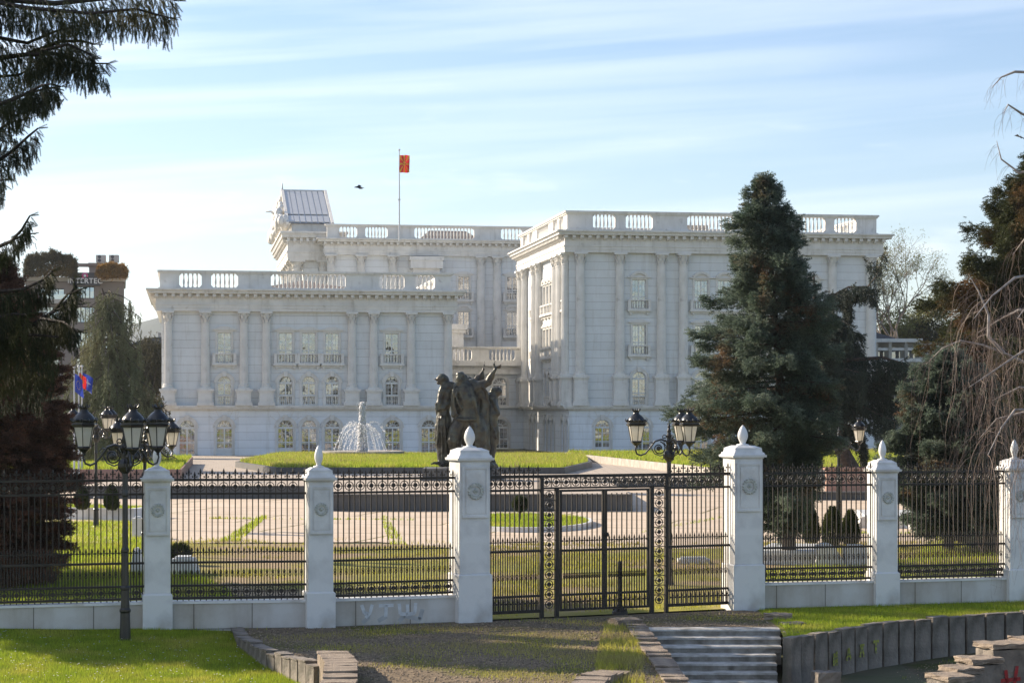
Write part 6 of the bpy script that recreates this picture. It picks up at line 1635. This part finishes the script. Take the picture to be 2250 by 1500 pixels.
b = MB(); b.box(hx(192), hx(258), 3, 7, hz(608), hz(578)); b.box(hx(160), hx(200), 3, 3.3, hz(581), hz(573)); b.box(hx(160), hx(166), 3, 3.2, hz(608), hz(581)); b.box(hx(190), hx(250), 2.6, 7.2, hz(578), hz(572)); b.build('roof_plant', M_hot, ho)
for a, c, lb in ((197, 217, 'left one of two air conditioning units on the hotel roof'), (226, 246, 'right one of two air conditioning units on the hotel roof')):
    o = empty('air_conditioner', (WX((a+c)/2, D), D+4, hz(572)), 0, lb, 'air conditioner', 'rooftop air conditioners'); w = (c-a)/F*D
    b = MB(); b.box(-w/2, w/2, -.4, .4, .02, hz(555)-hz(572)); b.build('casing', M_hotl, o)
    b = MB(); 
    for zc_ in (.25, .68): b.ring(-w*.1, zc_, .02, .2, -.43, -.4, 10)
    b.build('fan', M_hotd, o)
def hedge(px0, px1, y0, y1, label, m, seed, D=238.0):
    r_ = np.random.default_rng(seed); x0, x1 = WX(px0, D), WX(px1, D); z0, z1 = WZ(y0, D), WZ(y1, D); o = empty('roof_hedge', ((x0+x1)/2, D+1.6, z0), 0, label, 'hedge')
    n = 9000; u = r_.uniform(-1, 1, n); w = r_.uniform(-1, 1, n); t = r_.random(n); hh = (z1-z0)*(1-.35*np.abs(u)**3+.09*np.sin(u*7+seed)+.07*np.sin(u*19)+.05*np.sin(u*41))
    P = np.stack([u*(x1-x0)/2*(1-.06*np.abs(t-.4)), w*1.4*(1-.3*t**3), t*hh], 1); keep = (np.abs(u) > .8) | (t > .7) | (np.abs(w) > .7); P = P[keep]; Dv = r_.normal(0, .5, P.shape); Dv[:, 2] += .7
    foliage_mesh('leaves', P, Dv, .45*r_.uniform(.6, 1.3, len(P)), m, o, SPT)
hedge(50, 160, 608, 557, 'dense brown green hedge on the left of the hotel roof', M_hedge, 1)
hedge(212, 270, 608, 583, 'ochre ornamental grasses on the right of the hotel roof', M_ochre, 2)
# house left of the left wing
D = 225.0; o = empty('house', (WX(285, D), D, 0), R(10), 'pale house with dark roof seen between the cedar and the left wing', 'building')
w_ = WX(372, D)-WX(285, D); b = MB(); b.box(0, w_, 0, 9, 0, WZ(760, D)); b.build('wall', M_hotl, o)
b = MB(); b.prism([(-.5, WZ(760, D)+.01), (w_+.5, WZ(760, D)+.01), (w_+.4, WZ(738, D)), (w_*.45, WZ(742, D))], -.5, 9.5); rf = b.build('roof', M_darkroof, o); b = MB(); b.box(w_*.7, w_*.7+.35, 2, 2.4, WZ(745, D), WZ(728, D)); b.build('chimney', M_hotl, rf)
for k in range(3):
    f_ = MB(); x = .6+k*1.45; f_.box(x-.4, x+.4, -.05, -.003, WZ(815, D), WZ(792, D)); f_.build('window', M_glassd, o)
# annex at right
D = 195.0; ax = lambda p: WX(p, D)-WX(1915, D)
o = empty('annex_building', (WX(1915, D), D, 0), 0, 'low white annex with a slatted upper storey right of the right wing', 'building')
M_annex = mat('dull_cream_render', (.42, .39, .33), (.33, .31, .27), 1.2, .8)
w_ = ax(2290); b = MB(); b.box(0, w_, 0, 12, 0, WZ(795, D)); b.box(0, w_, 2.2, 12, WZ(795, D)+.01, WZ(752, D)); b.build('wall', M_annex, o)
b = MB(); b.box(-.3, ax(2025), -.5, 12, WZ(752, D)+.01, WZ(744, D)); b.box(-.3, ax(2025), -.2, 0, WZ(770, D), WZ(764, D)); b.box(-.3, w_, -.5, 0, WZ(884, D), WZ(876, D)); b.box(-.3, w_, -.35, 0, WZ(795, D), WZ(787, D)); b.build('cornice', M_trim, o)
for p in (1925, 1955, 1990, 2022): b = MB(); b.box(ax(p)-.15, ax(p)+.15, -.3, 0, WZ(787, D), WZ(752, D)); b.build('post', M_annex, o)
for p in (1940, 1975, 2008): b = MB(); b.box(ax(p)-.5, ax(p)+.5, 2.1, 2.197, WZ(790, D), WZ(762, D)); b.build('window', M_glassd, o)
b = MB(); a0, a1 = ax(1915), ax(1992); z0, z1 = WZ(744, D), WZ(716, D)
b.add([(a0-2, 3, z0), (a1, 3, z0), (a1, 11, z0), (a0-2, 11, z0), (a0-1, 7, z1), (a0+.6, 7, z1)], [(0,1,5,4),(1,2,5),(2,3,4,5),(3,0,4)]); b.build('roof', M_darkroof, o)
# far hills
r_ = random.Random(9)
hp = []
for i in range(61):
    x = -1500+50*i; q = 150+60*math.sin(i*.23+1.0)+22*math.sin(i*.7)+10*math.sin(i*1.7)
    hp.append((x, q*(1.0 if x < -500 else max(.45, 1-(x+500)/900))))
V = []
for j, (yy, sc) in enumerate(((2300, 0), (2600, .55), (2900, 1.0), (3300, .8))):
    V += [(x, yy+20*math.sin(i), -5+h*sc) for i, (x, h) in enumerate(hp)]
Fc = [(j*61+i, j*61+i+1, (j+1)*61+i+1, (j+1)*61+i) for j in range(3) for i in range(60)]
M_hill = mat('wooded_hillside', (.05, .07, .05), (.04, .055, .04), .01, .95); o = fastmesh('hills', V, Fc, M_hill); o['kind'] = 'structure'
# birds
M_bird = mat('dark_bird_plumage', (.05, .045, .05), (.03, .03, .03), 10, .8)
def bird(px, py, D, label, k=1.0, rz=0.0):
    o = empty('bird', W(px, py, D), rz, label, 'bird'); b = MB()
    b.tube([(-.16*k,0,0), (-.08*k,0,.01), (.04*k,0,.005), (.13*k,0,0), (.24*k,0,-.01)], [.008*k, .03*k, .035*k, .02*k, .006*k], 6)
    for s_ in (-1, 1):
        b.add([(.0,0,.01*k), (-.07*k, s_*.02*k, .01*k), (.04*k, s_*.12*k, s_*.10*k+.02), (.17*k, s_*.26*k, s_*.09*k+.0), (.07*k, s_*.05*k, .01*k)], [(0,1,2),(0,2,4),(2,3,4)])
    b.build('body', M_bird, o)
bird(787, 412, 60, 'small dark swift flying left of the flagpole', .75, .2)
bird(2243, 302, 60, 'small dark bird at the right edge of the sky', .8, 1.2)

# ------------------------------------------------------------ haze
HAZE = 0.00010
if HAZE:
    b = MB(); b.box(-2600, 2600, -100, 3600, -6.5, 260)
    hm = bpy.data.materials.new('thin_haze'); hm.use_nodes = True; n_, l_ = hm.node_tree.nodes, hm.node_tree.links; n_.clear()
    out = n_.new('ShaderNodeOutputMaterial'); pv = n_.new('ShaderNodeVolumePrincipled'); pv.inputs['Color'].default_value = (.86, .92, 1, 1); pv.inputs['Density'].default_value = HAZE; pv.inputs['Anisotropy'].default_value = .3
    l_.new(pv.outputs[0], out.inputs['Volume']); o = b.build('haze', hm); tag(o, 'thin bluish haze in the air', 'haze', kind='stuff')
